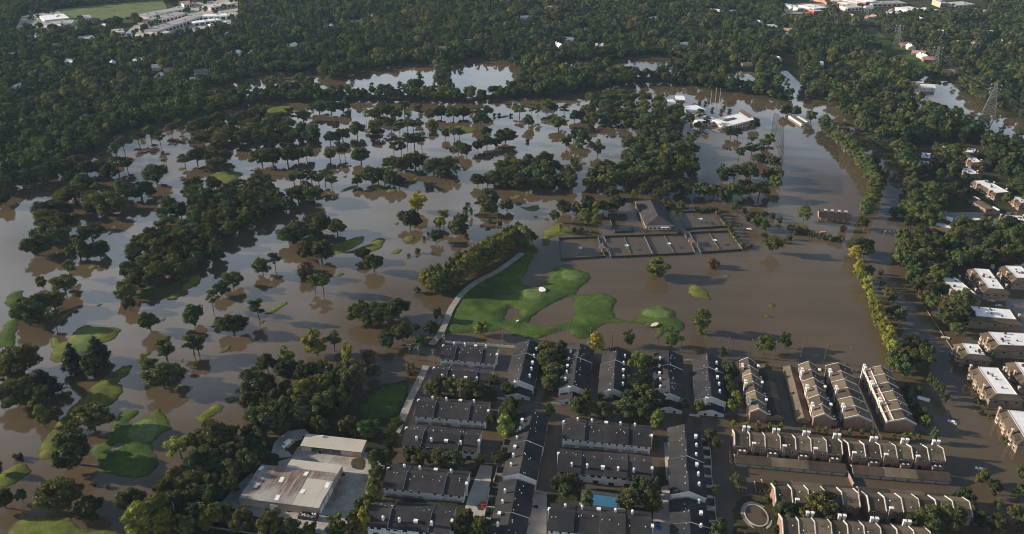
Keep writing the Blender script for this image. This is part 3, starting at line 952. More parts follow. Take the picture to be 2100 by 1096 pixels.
garage_row("low garage strip behind the brick row at the round basin", (1566, 1003), (1752, 1017), 2.4, 6.6, doors=False, lean=.7)
garage_row("low garage strip behind the brick row with the white roof bay", (1764, 1018), (1970, 1035), 2.4, 6.6, doors=False, lean=.7)

gw = G(1739, 985)
A_, B_ = G(1737, 968, 1), G(1750, 996, 1)
t_ = thing('garden_wall', 'narrow brick garden wall bridging the alley between two brick rows', 'wall', ((A_ + B_) / 2).xy.to_3d(), math.atan2((B_ - A_).y, (B_ - A_).x))
box('wall', t_, (0, 0, .3), ((B_ - A_).length, .5, 3.2), 'red_brick')
box('coping', t_, (0, 0, 1.96), ((B_ - A_).length, .7, .14), 'coping')

for k, (a, b, lab) in enumerate((((1514, 1008), (1530, 1009), 'small brick gatehouse with two windows left of the basin gate'), ((1550, 1010), (1566, 1011), 'small brick gatehouse with two windows right of the basin gate'))):
    A, B, L, ang = frame(a, b, 0)
    m = (A + B) / 2 + Vector((-math.sin(ang), math.cos(ang), 0)) * 2.6
    r = thing('gatehouse', lab, 'gatehouse', (m.x, m.y, 0), ang, 'gatehouses at the basin garden')
    prism_x('wall', r, [(-2.6, -1.5), (-2.6, 2.4), (0, 3.7), (2.6, 2.4), (2.6, -1.5)], -L / 2, L / 2, 'red_brick')
    prism_x('roof', r, [(-3, 2.25), (0, 4), (3, 2.25), (3, 2), (0, 3.72), (-3, 2)], -L / 2 - .3, L / 2 + .3, 'tan_shingle_dark', 'coping')
    for dx in (-.25, .25):
        wd = box('window', r, (dx * L, -2.65, 1.2), (1.0, .16, 1.3), 'window_glass')
        box('window_frame', wd, (0, 0, .55), (1.3, 1.4, .12), 'bright_white')

# round basin
c = G(1551, 1057, .7)
r = thing('round_basin', 'oval flooded basin with a stone rim in the garden', 'fountain', (c.x, c.y, 0))
def ring(name, parent, rx0, ry0, rx1, ry1, z0, z1, mat, n=40):
    v = []
    for rx, ry, z in ((rx0, ry0, z0), (rx0, ry0, z1), (rx1, ry1, z1), (rx1, ry1, z0)):
        v += [(math.cos(i * 2 * math.pi / n) * rx, math.sin(i * 2 * math.pi / n) * ry, z) for i in range(n)]
    f = [(j * n + i, j * n + (i + 1) % n, (j + 1) * n + (i + 1) % n, (j + 1) * n + i) for j in range(3) for i in range(n)]
    return obj(name, mesh_of(name, v, f, [mat]), parent)
ring('rim', r, 5.5, 7.4, 5.0, 6.8, 0, .95, 'concrete')
ring('paving', r, 7.0, 9.2, 5.5, 7.4, .2, .62, 'yard')
n = 40
obj('basin_water', mesh_of('basin_water', [(math.cos(i * 2 * math.pi / n) * 5.1, math.sin(i * 2 * math.pi / n) * 6.9, .7) for i in range(n)], [tuple(range(n))], ['flood_water']), r)

# swimming pool
q = [G(*p, .7) for p in ((1208, 1014.5), (1263.5, 1022), (1262, 1041), (1214, 1035))]
cx = sum((p for p in q), Vector()) / 4
r = thing('swimming_pool', 'bright blue rectangular swimming pool between two townhouse rows', 'pool', (cx.x, cx.y, 0), math.atan2((q[1] - q[0]).y, (q[1] - q[0]).x))
Lp, Wp = (q[1] - q[0]).length, (q[3] - q[0]).length * .95
box('water', r, (0, 0, .3), (Lp, Wp, .9), 'pool_water')
for nm, c_, s_ in (('deck', (0, Wp / 2 + 1.6, .4), (Lp + 9, 3.0, .8)), ('deck', (0, -Wp / 2 - .8, .4), (Lp + 9, 1.4, .8)), ('deck', (-Lp / 2 - 2.3, 0, .4), (4.4, Wp, .8)), ('deck', (Lp / 2 + 2.3, 0, .4), (4.4, Wp, .8)),
                   ('coping', (0, Wp / 2 + .05, .45), (Lp + .5, .3, .85)), ('coping', (0, -Wp / 2 - .05, .45), (Lp + .5, .3, .85)), ('coping', (-Lp / 2 - .05, 0, .452), (.3, Wp - .3, .86)), ('coping', (Lp / 2 + .05, 0, .452), (.3, Wp - .3, .86))):
    box(nm, r, c_, s_, 'concrete' if nm == 'deck' else 'bright_white')

# ---- apartment blocks with white flat roofs and shingled skirts
def apartment(label, quad, hr=8.6, skirt=4.3, end=2.4, drop=2.7, n_units=6, wall='tan_brick', steps=True):
    q = [G(*p, hr) for p in quad]                 # far left, far right, near right, near left
    c = sum(q, Vector()) / 4
    ax = ((q[0] - q[3]) + (q[1] - q[2])) / 2      # towards the far end
    ay = ((q[0] - q[1]) + (q[3] - q[2])) / 2
    L, W = ax.length, ay.length
    ang = math.atan2(ax.y, ax.x)
    # local x: away from the camera, local y: left
    W = abs(ay.dot(Vector((-math.sin(ang), math.cos(ang), 0))))
    root = thing('apartment_block', label, 'apartment block', (c.x, c.y, 0), ang, 'white roofed apartment blocks')
    rr = random.Random(int(quad[0][0] * 5 + quad[0][1]))
    box('flat_roof', root, (0, 0, hr - .35), (L, W, .7), 'membrane_roof')
    for s in (-1, 1):
        box('parapet', root, (0, s * W / 2, hr - .2), (L + .3, .3, .75), 'coping')
        box('parapet', root, (s * L / 2, 0, hr - .2), (.3, W - .3, .75), 'coping')
    lo = hr - drop
    a, b = (L / 2 + .15, W / 2 + .15), (L / 2 + end, W / 2 + skirt)
    for nm, pts in (('mansard_roof', [(a[0], -a[1]), (a[0], a[1]), (b[0], b[1]), (b[0], -b[1])]), ('mansard_roof', [(-a[0], a[1]), (-a[0], -a[1]), (-b[0], -b[1]), (-b[0], b[1])]),
                    ('mansard_roof', [(a[0], a[1]), (-a[0], a[1]), (-b[0], b[1]), (b[0], b[1])]), ('mansard_roof', [(-a[0], -a[1]), (a[0], -a[1]), (b[0], -b[1]), (-b[0], -b[1])])):
        v = [(pts[0][0], pts[0][1], hr - .1), (pts[1][0], pts[1][1], hr - .1), (pts[2][0], pts[2][1], lo), (pts[3][0], pts[3][1], lo)]
        v += [(x, y, z - .3) for x, y, z in v]
        f = [(0, 1, 2, 3), (7, 6, 5, 4), (0, 4, 5, 1), (1, 5, 6, 2), (2, 6, 7, 3), (3, 7, 4, 0)]
        obj(nm, mesh_of(nm, v, f, ['brown_shingle']), root)
    wx, wy = L / 2 + end - .7, W / 2 + skirt - .8
    box('wall', root, (0, 0, (lo + .2 - 1.6) / 2), (2 * wx, 2 * wy, lo + 1.8), wall)
    nu = max(2, round(L / 8))
    for s in (-1, 1):
        for i in range(nu):
            x = -wx + 2 * wx * (i + .5) / nu
            for z in (lo - 1.5, lo - 4.3):
                wd = box('window', root, (x - 1.7, s * (wy + .03), z), (1.5, .16, 1.4), 'window_glass')
                box('window_frame', wd, (0, 0, .55), (1.15, 1.4, .1), 'bright_white')
                bd = box('balcony', root, (x + 1.6, s * (wy + .6), z - .7), (2.6, 1.3, .9), 'cream_wall')
                box('balcony_door', root, (x + 1.6, s * (wy + .04), z - .1), (2.0, .18, 1.9), 'window_glass')
            if i % 2 == 0:
                ch = box('chimney', root, (x + 3.6, s * (wy + .4), (hr + .9) / 2 - .5), (1.5, .9, hr + 1.3), 'tan_brick')
                box('chimney_cap', ch, (0, 0, .51), (1.2, 1.25, .04), 'coping')
                g = prism_x('gable', root, [(s * (W / 2 + 1.0), lo), (s * (W / 2 + 1.0), lo + 1.9), (s * (wy + .9), lo + 1.2), (s * (wy + .9), lo - .2)], x - 2.4, x + 1.8, 'brown_shingle', wall)
        for yy in np.linspace(-wy * .6, wy * .6, 3):
            wd = box('window', root, (s * (wx + .03), yy, lo - 1.5), (.16, 1.4, 1.4), 'window_glass')
            box('window_frame', wd, (0, 0, .55), (1.4, 1.15, .1), 'bright_white')
    for k in range(max(4, int(L * W / 55))):
        x, y = rr.uniform(-.42, .42) * L, rr.uniform(-.38, .38) * W
        if rr.random() < .3:
            u = box('roof_unit', root, (x, y, hr + .55), (1.3, 1.3, 1.2), 'rust_vent')
            box('unit_cap', u, (0, 0, .54), (1.2, 1.2, .1), 'dark_metal')
        else:
            box('roof_unit', root, (x, y, hr + .4), (.8, .8, .9), 'dark_metal')
    return root
APTS = [
 ("white roofed apartment block with brick chimneys facing the flooded street", ((1930, 570), (1957, 567.9), (2002, 603.6), (1972.9, 606.4))),
 ("stepped white roofed apartment block right of the chimneyed one", ((1997, 551), (2028.6, 553), (2057, 593), (2030, 591.5))),
 ("white roofed apartment block touching the right edge beyond the stepped one", ((2062.9, 545.7), (2093, 546.4), (2120, 572), (2085.7, 569))),
 ("wide white roofed apartment block behind the street trees", ((1992, 631), (2068.6, 633), (2082, 653), (2004, 650.5))),
 ("large white roofed apartment block with a broad brown left slope at the right edge", ((2030, 682), (2115, 684), (2142, 711), (2048.6, 707.5))),
 ("small white roofed apartment block with palms along its front", ((1973.6, 705), (2005.7, 706.4), (2018.6, 728), (1987, 725.7))),
 ("long white roofed apartment block with walkways on its left side", ((2006.4, 753), (2045.7, 755), (2085.7, 809), (2044.3, 808))),
 ("white roofed apartment block cut by the right edge behind the long one", ((2083, 743.6), (2112, 745), (2138, 782), (2106, 779))),
 ("white roofed apartment block cut by the right edge, nearest the camera", ((2068.6, 843.6), (2120, 845), (2160, 905), (2104, 902))),
 ("white roofed apartment block half hidden by street trees", ((1924, 442), (1956, 446), (1950, 467), (1918, 463.6))),
 ("white roofed apartment block glimpsed between dense trees", ((1996, 447), (2014, 449), (2031, 463), (2014, 466))),
 ("white roofed apartment block at the right edge above dense trees", ((2061, 443), (2092, 442), (2124, 470), (2092, 470))),
 ("tall long apartment block with sunlit orange end walls", ((1999, 371), (2023, 370), (2067, 393), (2045.7, 397))),
 ("apartment block with red doors left of the tall long one", ((1971.4, 346.4), (1990, 345), (2005.7, 356.4), (1990, 357.4))),
 ("dark walled apartment block behind the one with red doors", ((1984, 323.6), (2000, 323), (2011, 333), (1998, 334))),
 ("apartment block with a white square roof right of a round tree top", ((1985.7, 303.6), (2001, 305.7), (1998, 314), (1979, 311))),
 ("farthest apartment block with a small bluish white roof", ((1935.7, 295), (1955, 297), (1950, 305), (1932, 303))),
 ("upper of the two stacked small white roofed blocks", ((1890.7, 313.6), (1908.6, 315), (1907, 325), (1889, 323))),
 ("lower of the two stacked small white roofed blocks", ((1886.4, 330), (1905.7, 332), (1903.6, 342), (1884, 340))),
 ("apartment block with a brown roof at the right edge beyond the carport", ((2080, 404), (2110, 402), (2126, 416), (2098, 418)))]
for lab, qd in APTS:
    small = G(*qd[0]).y > 560
    apartment(lab, qd, 8.6 if not small else 7.4, 4.3 if not small else 3.0, wall='tan_brick' if 'dark' not in lab else 'red_brick')

def gable_house(name, label, cat, quad, z, rise, roof, wall, group=None, he_drop=.3, windows=True, ends=None):
    """Gabled building from the four eave corners (far left, far right, near right, near left) at height z; ridge along its longer side."""
    q = [G(*p, z) for p in quad]
    c = sum(q, Vector()) / 4
    e1, e2 = ((q[1] - q[0]) + (q[2] - q[3])) / 2, ((q[0] - q[3]) + (q[1] - q[2])) / 2
    if e2.length > e1.length:
        e1, e2 = e2, -e1
    L = e1.length
    ang = math.atan2(e1.y, e1.x)
    W = abs(e2.dot(Vector((-math.sin(ang), math.cos(ang), 0))))
    r = thing(name, label, cat, (c.x, c.y, 0), ang, group)
    h = W / 2
    prism_x('wall', r, [(-h + .4, -1.6), (-h + .4, z), (0, z + rise - .35), (h - .4, z), (h - .4, -1.6)], -L / 2 + .3, L / 2 - .3, wall)
    prism_x('roof', r, [(-h, z - .1), (0, z + rise), (h, z - .1), (h, z - .4), (0, z + rise - .3), (-h, z - .4)], -L / 2, L / 2, roof, ends)
    if windows:
        n = max(2, round(L / 5))
        for s in (-1, 1):
            for i in range(n):
                wd = box('window', r, (-L / 2 + L * (i + .5) / n, s * (h - .37), z * .55), (1.3, .16, 1.2), 'window_glass')
                box('window_frame', wd, (0, 0, .55), (1.2, 1.4, .1), 'bright_white')
    r['L'], r['W'] = L, W
    return r
r = gable_house('carport', 'low brown roofed carport with orange sides beside the apartments', 'carport', ((1988, 410), (2006, 406), (2049, 429), (2034, 436)), 3.4, 1.3, 'brown_shingle', 'tan_brick')
for dx in (-12, 12):
    box('skylight_box', r, (dx, -1.5, 4.6), (7, 1.6, .8), 'bright_white')
# ---- maintenance sheds
q = [G(*p, 4.6) for p in ((629.5, 892), (753, 905), (740, 928), (614, 914))]
c = sum(q, Vector()) / 4
e = ((q[1] - q[0]) + (q[2] - q[3])) / 2
L, ang = e.length, math.atan2(e.y, e.x)
W = ((q[0] - q[3]).length + (q[1] - q[2]).length) / 2
r = thing('open_shed', 'long cream roofed shed with open bays behind the rusty one', 'shed', (c.x, c.y, 0), ang)
prism_x('roof', r, [(-W / 2, 4.5), (W / 2, 5.3), (W / 2, 5.05), (-W / 2, 4.2)], -L / 2, L / 2, 'cream_roof', 'red_paint')
box('fascia', r, (0, -W / 2 - .02, 4.32), (L, .1, .3), 'clay_shingle')
h = W / 2 - .5
box('rear_wall', r, (0, h, 2.3), (L - .8, .3, 4.9), 'cream_wall')
for s in (-1, 1):
    box('side_wall', r, (s * (L / 2 - .5), 0, 2.1), (.3, W - 1.4, 4.4), 'cream_wall')
box('front_wall', r, (-L / 2 + L * .09, -h, 2.1), (L * .16, .3, 4.2), 'cream_wall')
box('front_wall', r, (L / 2 - L * .17, -h, 2.1), (L * .32, .3, 4.2), 'cream_wall')
box('bay_back', r, (-L * .08, -h + 4.5, 2.1), (L * .48, .25, 4.2), 'grey_door')
for k in range(4):
    box('bay_post', r, (-L * .32 + k * L * .16, -h, 2.1), (.35, .35, 4.2), 'grey_metal')
box('roof_vent', r, (-L * .22, W * .38, 5.6), (1.0, 1.0, .9), 'white_paint')
box('garage_door', r, (L * .4, -h - .17, 1.6), (2.6, .12, 2.8), 'orange_paint')

corner = {k: G(*p, 5.0) for k, p in dict(a=(536, 954), b=(586.7, 959), c=(598, 941), d=(702, 955), e=(654, 1043.6), f=(489.5, 1022.7)).items()}
base = corner['f'] * .5 + corner['e'] * .5
ang = math.atan2((corner['e'] - corner['f']).y, (corner['e'] - corner['f']).x)
r = thing('rusty_shed', 'large metal shed with a rusted corrugated roof and pale patches', 'shed', (base.x, base.y, 0), ang)
inv = Matrix.Rotation(-ang, 3, 'Z')
loc = {k: inv @ (p - base) for k, p in corner.items()}
ring_pts = [loc[k] for k in 'fedcba']
v = [(p.x, p.y, 5.0) for p in ring_pts] + [(p.x, p.y, -1) for p in ring_pts]
obj('wall', mesh_of('shed_wall', v, [(i, (i + 1) % 6, 6 + (i + 1) % 6, 6 + i) for i in range(6)], ['cream_wall']), r)
# roof in four bays, each a run of sheets with its own slight tilt; panels are parts
x0, x1 = loc['f'].x, loc['e'].x
y1 = (loc['a'].y + loc['b'].y) / 2
y2 = (loc['c'].y + loc['d'].y) / 2
skew = (loc['a'].x - loc['f'].x) / max(loc['a'].y, 1)
rr = random.Random(5)
ncol, rows = 12, 4
for j in range(rows):
    for i in range(ncol):
        ya, yb = y1 * j / rows, y1 * (j + 1) / rows
        xa, xb = x0 + (x1 - x0) * i / ncol, x0 + (x1 - x0) * (i + 1) / ncol
        za, zb = (5.25, 5.75) if j % 2 == 0 else (5.75, 5.3)
        dz = rr.uniform(-.03, .03)
        vv = [(xa + skew * ya + .05, ya + .04, za + dz), (xb + skew * ya - .02, ya + .04, za + dz), (xb + skew * yb - .02, yb - .04, zb + dz), (xa + skew * yb + .05, yb - .04, zb + dz)]
        vv += [(a, b, z - .12) for a, b, z in vv]
        ff = [(0, 1, 2, 3), (7, 6, 5, 4), (0, 4, 5, 1), (1, 5, 6, 2), (2, 6, 7, 3), (3, 7, 4, 0)]
        pale = i >= 8 and j < 3
        obj('roof_sheet', mesh_of('roof_sheet', vv, ff, ['cream_roof' if pale else 'metal_roof']), r)
        if (i * 3 + j * 5) % 7 == 1:
            obj('skylight', mesh_of('skylight', [(a * .6 + vv[0][0] * .4 + .4, b * .55 + (ya + yb) / 2 * .45, z + .1) for a, b, z in vv[:4]], [(0, 1, 2, 3)], ['bright_white']), r)
ncol = 7
for i in range(ncol):
    xa, xb = loc['b'].x, loc['d'].x - skew * (y2 - y1)
    a0, a1 = xa + (xb - xa) * i / ncol, xa + (xb - xa) * (i + 1) / ncol
    vv = [(a0 + .02, y1 + .05, 5.35), (a1 - .02, y1 + .05, 5.35), (a1 + skew * (y2 - y1) - .02, y2, 5.0), (a0 + skew * (y2 - y1) + .02, y2, 5.0)]
    vv += [(a, b, z - .12) for a, b, z in vv]
    obj('roof_sheet', mesh_of('roof_sheet', vv, [(0, 1, 2, 3), (7, 6, 5, 4), (0, 4, 5, 1), (1, 5, 6, 2), (2, 6, 7, 3), (3, 7, 4, 0)], ['cream_roof']), r)
box('roller_door', r, (x0 + (x1 - x0) * .44, -.08, 1.9), (4.2, .14, 3.8), 'bright_white')
ed = (loc['d'] - loc['e'])
for tt in (.1, .28, .46):
    p = loc['e'] + ed * tt
    box('roller_door', r, (p.x + .1, p.y, 2.0), (4.4, .16, 3.8), 'bright_white', math.atan2(ed.y, ed.x))

# ---- tennis pavilion: hipped roof
q = [G(*p, 4.2) for p in ((1297, 414), (1362, 411), (1381, 462), (1325, 464))]
c = sum(q, Vector()) / 4
ax = ((q[0] - q[3]) + (q[1] - q[2])) / 2
ang = math.atan2(ax.y, ax.x)
inv = Matrix.Rotation(-ang, 3, 'Z')
ql = [inv @ (p - c) for p in q]
L, W = ax.length, sum(abs(p.y) for p in ql) / 4 * .94
r = thing('tennis_pavilion', 'flooded brown hip roofed pavilion between the tennis courts', 'pavilion', (c.x, c.y, 0), ang)
hx, hy, hz, rz_ = L / 2, W, 4.2, 9.0
v = [(hx, hy, hz), (hx, -hy, hz), (-hx, -hy, hz), (-hx, hy, hz), (hx - hy * .8, 0, rz_), (-hx + hy * .8, 0, rz_)]
v += [(x, y, z - .35) for x, y, z in v[:4]]
for nm, f in (('roof', (3, 0, 4, 5)), ('roof', (1, 2, 5, 4)), ('roof', (0, 1, 4)), ('roof', (2, 3, 5))):
    obj(nm, mesh_of(nm, [v[i] for i in f], [tuple(range(len(f)))], ['pavilion_shingle']), r)
obj('eave', mesh_of('eave', v, [(0, 6, 7, 1), (1, 7, 8, 2), (2, 8, 9, 3), (3, 9, 6, 0), (6, 9, 8, 7)], ['coping']), r)
box('wall', r, (0, 0, 1.3), (L - 3, 2 * hy - 3, 5.4), 'tan_brick')
prism_x('cross_roof', r, [(-hy * 1.0, 4.3), (-hy * .2, 8.0), (0, 8.2), (-hy * .2, 7.6), (-hy * 1.0, 3.95)], -2.0, 6.5, 'pavilion_shingle')
box('front_wall', r, (-L / 2 + 1.0, 0, 1.2), (.5, hy * 1.5, 4.6), 'cream_wall')
box('awning', r, (-L / 2 - .6, -hy * .35, 3.0), (2.4, hy * .55, .25), 'bright_white')
for yy in np.linspace(-hy * .6, hy * .6, 5):
    box('window', r, (-L / 2 + .72, yy, 1.4), (.14, 1.5, 1.6), 'window_glass')
for xx in np.linspace(-L * .4, L * .4, 8):
    box('column', r, (xx, hy - .3, 1.5), (.35, .35, 5.0), 'coping')
for xx, yy in ((-3, 3), (-7, 4), (9, 5)):
    box('roof_vent', r, (xx, yy, 9.0 - yy / hy * 4.8 + .2), (.8, .8, .8), 'grey_metal')

# ---- flooded range house with dormers
r = gable_house('range_house', 'long flooded maroon roofed range house with four dormers', 'building', ((1676, 433), (1745, 440), (1744, 449), (1680, 445)), 2.3, 2.4, 'maroon_shingle', 'tan_brick', windows=False, ends='coping')
L, W = r['L'], r['W']
for k in range(4):
    x = -L * .28 + k * L * .21
    d = box('dormer', r, (x, W * .22, 4.2), (1.8, 2.2, 2.2), 'dark_metal')
    prism_x('dormer_roof', d, [(-.6, .5), (0, 1.0), (.6, .5)], -.6, .6, 'coping')
for k in range(6):
    box('column', r, (-L / 2 + 1.5 + k * (L - 3) / 5, -W / 2 - .6, .6), (.35, .35, 3.2), 'bright_white')
box('porch_roof', r, (0, -W / 2 - .5, 2.25), (L, 2.0, .25), 'maroon_shingle')

# ---- long white covered tee by the hump of trees
r = gable_house('covered_tee', 'long narrow pale roof on the wooded hump beside the bayou', 'shelter', ((1618, 236), (1623, 235), (1651, 252), (1644, 254)), 3.0, .8, 'fence_pale', 'light_wall', windows=False)
r = gable_house('range_hut', 'small pale hut beside the long narrow roof', 'hut', ((1634, 240), (1641, 239), (1660, 250), (1654, 252)), 2.6, .8, 'coping', 'light_wall', windows=False)

# ---- clubhouse: several white flat wings and a gabled hall
def wing(name, label, quad, z, roof='bright_white', wall='light_wall', extra=True, grp='clubhouse wings'):
    q = [G(*p, z) for p in quad]
    c = sum(q, Vector()) / 4
    ax = ((q[1] - q[0]) + (q[2] - q[3])) / 2
    ang = math.atan2(ax.y, ax.x)
    W = ((q[0] - q[3]).length + (q[1] - q[2]).length) / 2
    r = thing(name, label, 'clubhouse', (c.x, c.y, 0), ang, grp)
    L = ax.length
    box('roof', r, (0, 0, z - .2), (L + .8, W + .8, .4), roof)
    box('wall', r, (0, 0, z / 2 - 1.0), (L, W, z + 1.4), wall)
    for s in (-1, 1):
        box('parapet', r, (0, s * (W / 2 + .3), z + .2), (L + .6, .25, .5), roof)
    n = max(3, int(L / 4))
    for i in range(n):
        wd = box('window', r, (-L / 2 + L * (i + .5) / n, -W / 2 - .03, z * .5), (2.2, .16, z * .45), 'window_glass')
        box('window_frame', wd, (0, 0, .52), (1.15, 1.4, .06), 'bright_white')
    return r, L, W, z
r, L, W, z = wing('club_wing', 'broad white flat roofed clubhouse wing on the water', ((1460, 247), (1520, 231), (1552, 245), (1498, 257)), 5.5)
for k in range(5):
    box('skylight', r, (-L * .3 + k * L * .08, W * .1, z + .3), (3.5, 5, .6), 'dark_metal')
for k in range(6):
    box('column', r, (-L / 2 + (k + .5) * L / 6, -W / 2 - 1.2, 1.6), (.5, .5, 5.6), 'bright_white')
r = gable_house('club_hall', 'brown gabled hall behind the broad white clubhouse wing', 'clubhouse', ((1516, 229), (1526, 228), (1546, 240), (1538, 243)), 6.0, 2.6, 'clay_shingle', 'light_wall', 'clubhouse wings')
wing('club_wing', 'white tangled clubhouse wing among pines', ((1420, 243), (1450, 237), (1462, 244), (1432, 251)), 5.0)
wing('club_wing', 'white curved front of the clubhouse near the flag poles', ((1402, 219), (1432, 215), (1442, 226), (1408, 229)), 5.5, 'bright_white', 'coping')
wing('club_wing', 'tall white block of the clubhouse with a grey flank', ((1386, 197), (1403, 197), (1404, 206), (1386, 205)), 9.0, 'bright_white', 'dark_metal')
wing('club_wing', 'low white terrace roofs left of the tall clubhouse block', ((1355, 205), (1384, 204), (1388, 215), (1358, 217)), 4.5)
wing('club_wing', 'white flat annex left of the broad clubhouse wing', ((1440, 243), (1462, 240), (1472, 248), (1448, 252)), 4.2)
wing('club_wing', 'white strip roof between the curved front and the tall block', ((1388, 209), (1408, 207), (1412, 214), (1390, 216)), 5.0)
wing('club_wing', 'cream clubhouse link beside the tangled wing', ((1420, 230), (1440, 229), (1446, 236), (1424, 238)), 4.8, 'coping', 'light_wall')
for k, (a, b) in enumerate((((1456, 221), 20), ((1465.5, 218), 22), ((1474, 220), 22))):
    p = G(*a)
    r = thing('flag_pole', ('left', 'middle', 'right')[k] + ' white flag pole standing in water by the clubhouse', 'flag pole', p, 0, 'clubhouse flag poles')
    tube('pole', r, (0, 0, -1), (0, 0, b), .13, 'bright_white', 6, .5)
    tube('finial', r, (0, 0, b), (0, 0, b + .5), .3, 'bright_white')

# ---- tennis courts
TA = R(5.0)
def court_fence(label, a, b, h=2.0, mat='fence_green', group='tennis court fences'):
    A, B, L, ang = frame(a, b, 0)
    m = (A + B) / 2
    r = thing('court_fence', label, 'fence', (m.x, m.y, 0), ang, group)
    n = max(2, round(L / 5))
    for i in range(n + 1):
        box('post', r, (-L / 2 + L * i / n, 0, h / 2 - .4), (.16, .16, h + 1.0), 'dark_metal')
    for i in range(n):
        box('screen', r, (-L / 2 + L * (i + .5) / n, 0, h / 2 - .5), (L / n - .24, .06, h + .6), mat)
    box('top_rail', r, (0, 0, h - .05), (L, .1, .1), 'dark_metal')
    return r
FENCES = [
 ("back fence of the leftmost tennis pair", (1146, 491), (1224, 488)), ("front fence of the leftmost tennis pair", (1150, 534), (1242, 528)),
 ("left end fence of the lower tennis row", (1146, 491), (1152, 532)), ("left divider of the first shelter gap, far half", (1226, 488), (1230, 500)),
 ("left divider of the first shelter gap, near half", (1236, 517), (1240, 527)), ("right divider of the first shelter gap, far half", (1238, 487), (1243, 498)),
 ("right divider of the first shelter gap, near half", (1248, 517), (1253, 528)), ("back fence of the long middle tennis courts", (1240, 487), (1402, 482)),
 ("front fence of the long middle tennis courts", (1254, 529), (1424, 521)), ("divider across the middle tennis courts", (1321, 486), (1338, 522)),
 ("left divider of the second shelter gap, far half", (1402, 478), (1408, 490)), ("left divider of the second shelter gap, near half", (1419, 507), (1425, 519)),
 ("right divider of the second shelter gap, far half", (1413, 478), (1419, 490)), ("right divider of the second shelter gap, near half", (1430, 507), (1437, 520)),
 ("back fence of the rightmost lower tennis pair", (1414, 479), (1494, 476)), ("front fence of the rightmost lower tennis pair", (1438, 520), (1522, 514)),
 ("right end fence of the lower tennis row", (1494, 474), (1522, 513)), ("net line fence of the second tennis pair", (1280, 487), (1293, 521)),
 ("net line fence of the third tennis pair", (1362, 484), (1382, 519)), ("net line fence of the rightmost tennis pair", (1455, 480), (1475, 512)),
 ("back fence of the small court left of the pavilion", (1247, 442), (1284, 442)), ("left fence of the small court beside the pavilion", (1247, 442), (1260, 478)),
 ("front fence of the small court left of the pavilion", (1260, 478), (1299, 476)), ("right stub fence at the back of the small court", (1284, 441), (1288, 450)),
 ("right stub fence at the front of the small court", (1296, 466), (1300, 476)),
 ("back fence of the upper right tennis court", (1388, 437), (1464, 433)), ("front fence of the upper right tennis court", (1408, 471), (1488, 466)),
 ("left stub fence of the upper right court", (1402, 460), (1408, 471)), ("right fence of the upper right tennis court", (1464, 432), (1488, 466)),
 ("short corner fence of the upper right court", (1387, 436), (1390, 442))]
for lab, a, b in FENCES:
    pale = any(k in lab for k in ('divider', 'end fence', 'left fence', 'stub', 'net line', 'right fence'))
    court_fence(lab, a, b, 1.5 if 'net' not in lab else .8, 'fence_pale' if pale else 'fence_green')
for k, (x, y) in enumerate(((1189, 516), (1285, 511), (1371, 507), (1465, 500), (1436, 456))):
    p = G(x, y)
    r = thing('sun_shade', ('teal and white shade square on the leftmost court', 'teal shade square on the second court from the left', 'teal shade square on the third lower court', 'teal shade square on the rightmost lower court', 'teal shade square on the upper right court')[k], 'sun shade', p, .3, 'tennis court shades')
    tube('pole', r, (0, 0, -1), (0, 0, 3.0), .12, 'grey_metal')
    box('canopy', r, (-.7, 0, 3.1), (1.4, 2.8, .25), 'teal_canvas')
    box('canopy', r, (.7, 0, 3.1), (1.4, 2.8, .24), 'bright_white')
for k, (x, y) in enumerate(((1238, 512), (1421, 500))):
    p = G(x, y)
    r = thing('court_shelter', ('left', 'right')[k] + ' small gabled shelter in the gap between tennis courts', 'shelter', p, TA + math.pi / 2, 'tennis shelters')
    prism_x('roof', r, [(-3, 2.6), (0, 4.2), (3, 2.6), (3, 2.35), (0, 3.9), (-3, 2.35)], -4.2, 4.2, 'clay_shingle', 'coping')
    for xx in (-3.6, 3.6):
        for yy in (-2.5, 2.5):
            box('post', r, (xx, yy, .9), (.3, .3, 3.2), 'coping')
    box('bench', r, (0, 1.5, .3), (5, .6, .5), 'wood')
LIGHTS = [(1183, 531), (1222, 529), (1258, 528), (1293, 524), (1330, 523), (1366, 522), (1403, 521), (1427, 519), (1441, 519), (1474, 517), (1508, 514), (1286, 487), (1340, 485), (1386, 482)]
for i, (x, y) in enumerate(LIGHTS):
    r = thing('court_light', nth(i, len(LIGHTS)) + ' slim light pole along the tennis courts', 'light pole', G(x, y), 0, 'tennis court light poles')
    tube('pole', r, (0, 0, -1), (0, 0, 10), .09, 'dark_metal', 5, .7)
    box('lamp_head', r, (0, -.4, 10), (.8, 1.0, .2), 'dark_metal')

# ---- tall poles of the practice range net
POLES = [(1031, 707), (1075, 699), (1120, 700), (1164, 706), (1210, 709), (1255, 713), (1303, 715), (1349, 719), (1396, 722), (1443, 724), (1491, 729), (1538, 733), (1587, 737), (1640, 741), (1689, 745), (1737, 750)]
for i, (x, y) in enumerate(POLES):
    r = thing('net_pole', nth(i, len(POLES)) + ' tall thin pole of the net line before the townhouses', 'pole', G(x, y), 0, 'range net poles')
    tube('pole', r, (0, 0, -1), (0, 0, 13), .2, 'wood', 6, .7)
    tube('cap', r, (0, 0, 13), (0, 0, 13.3), .25, 'grey_metal')
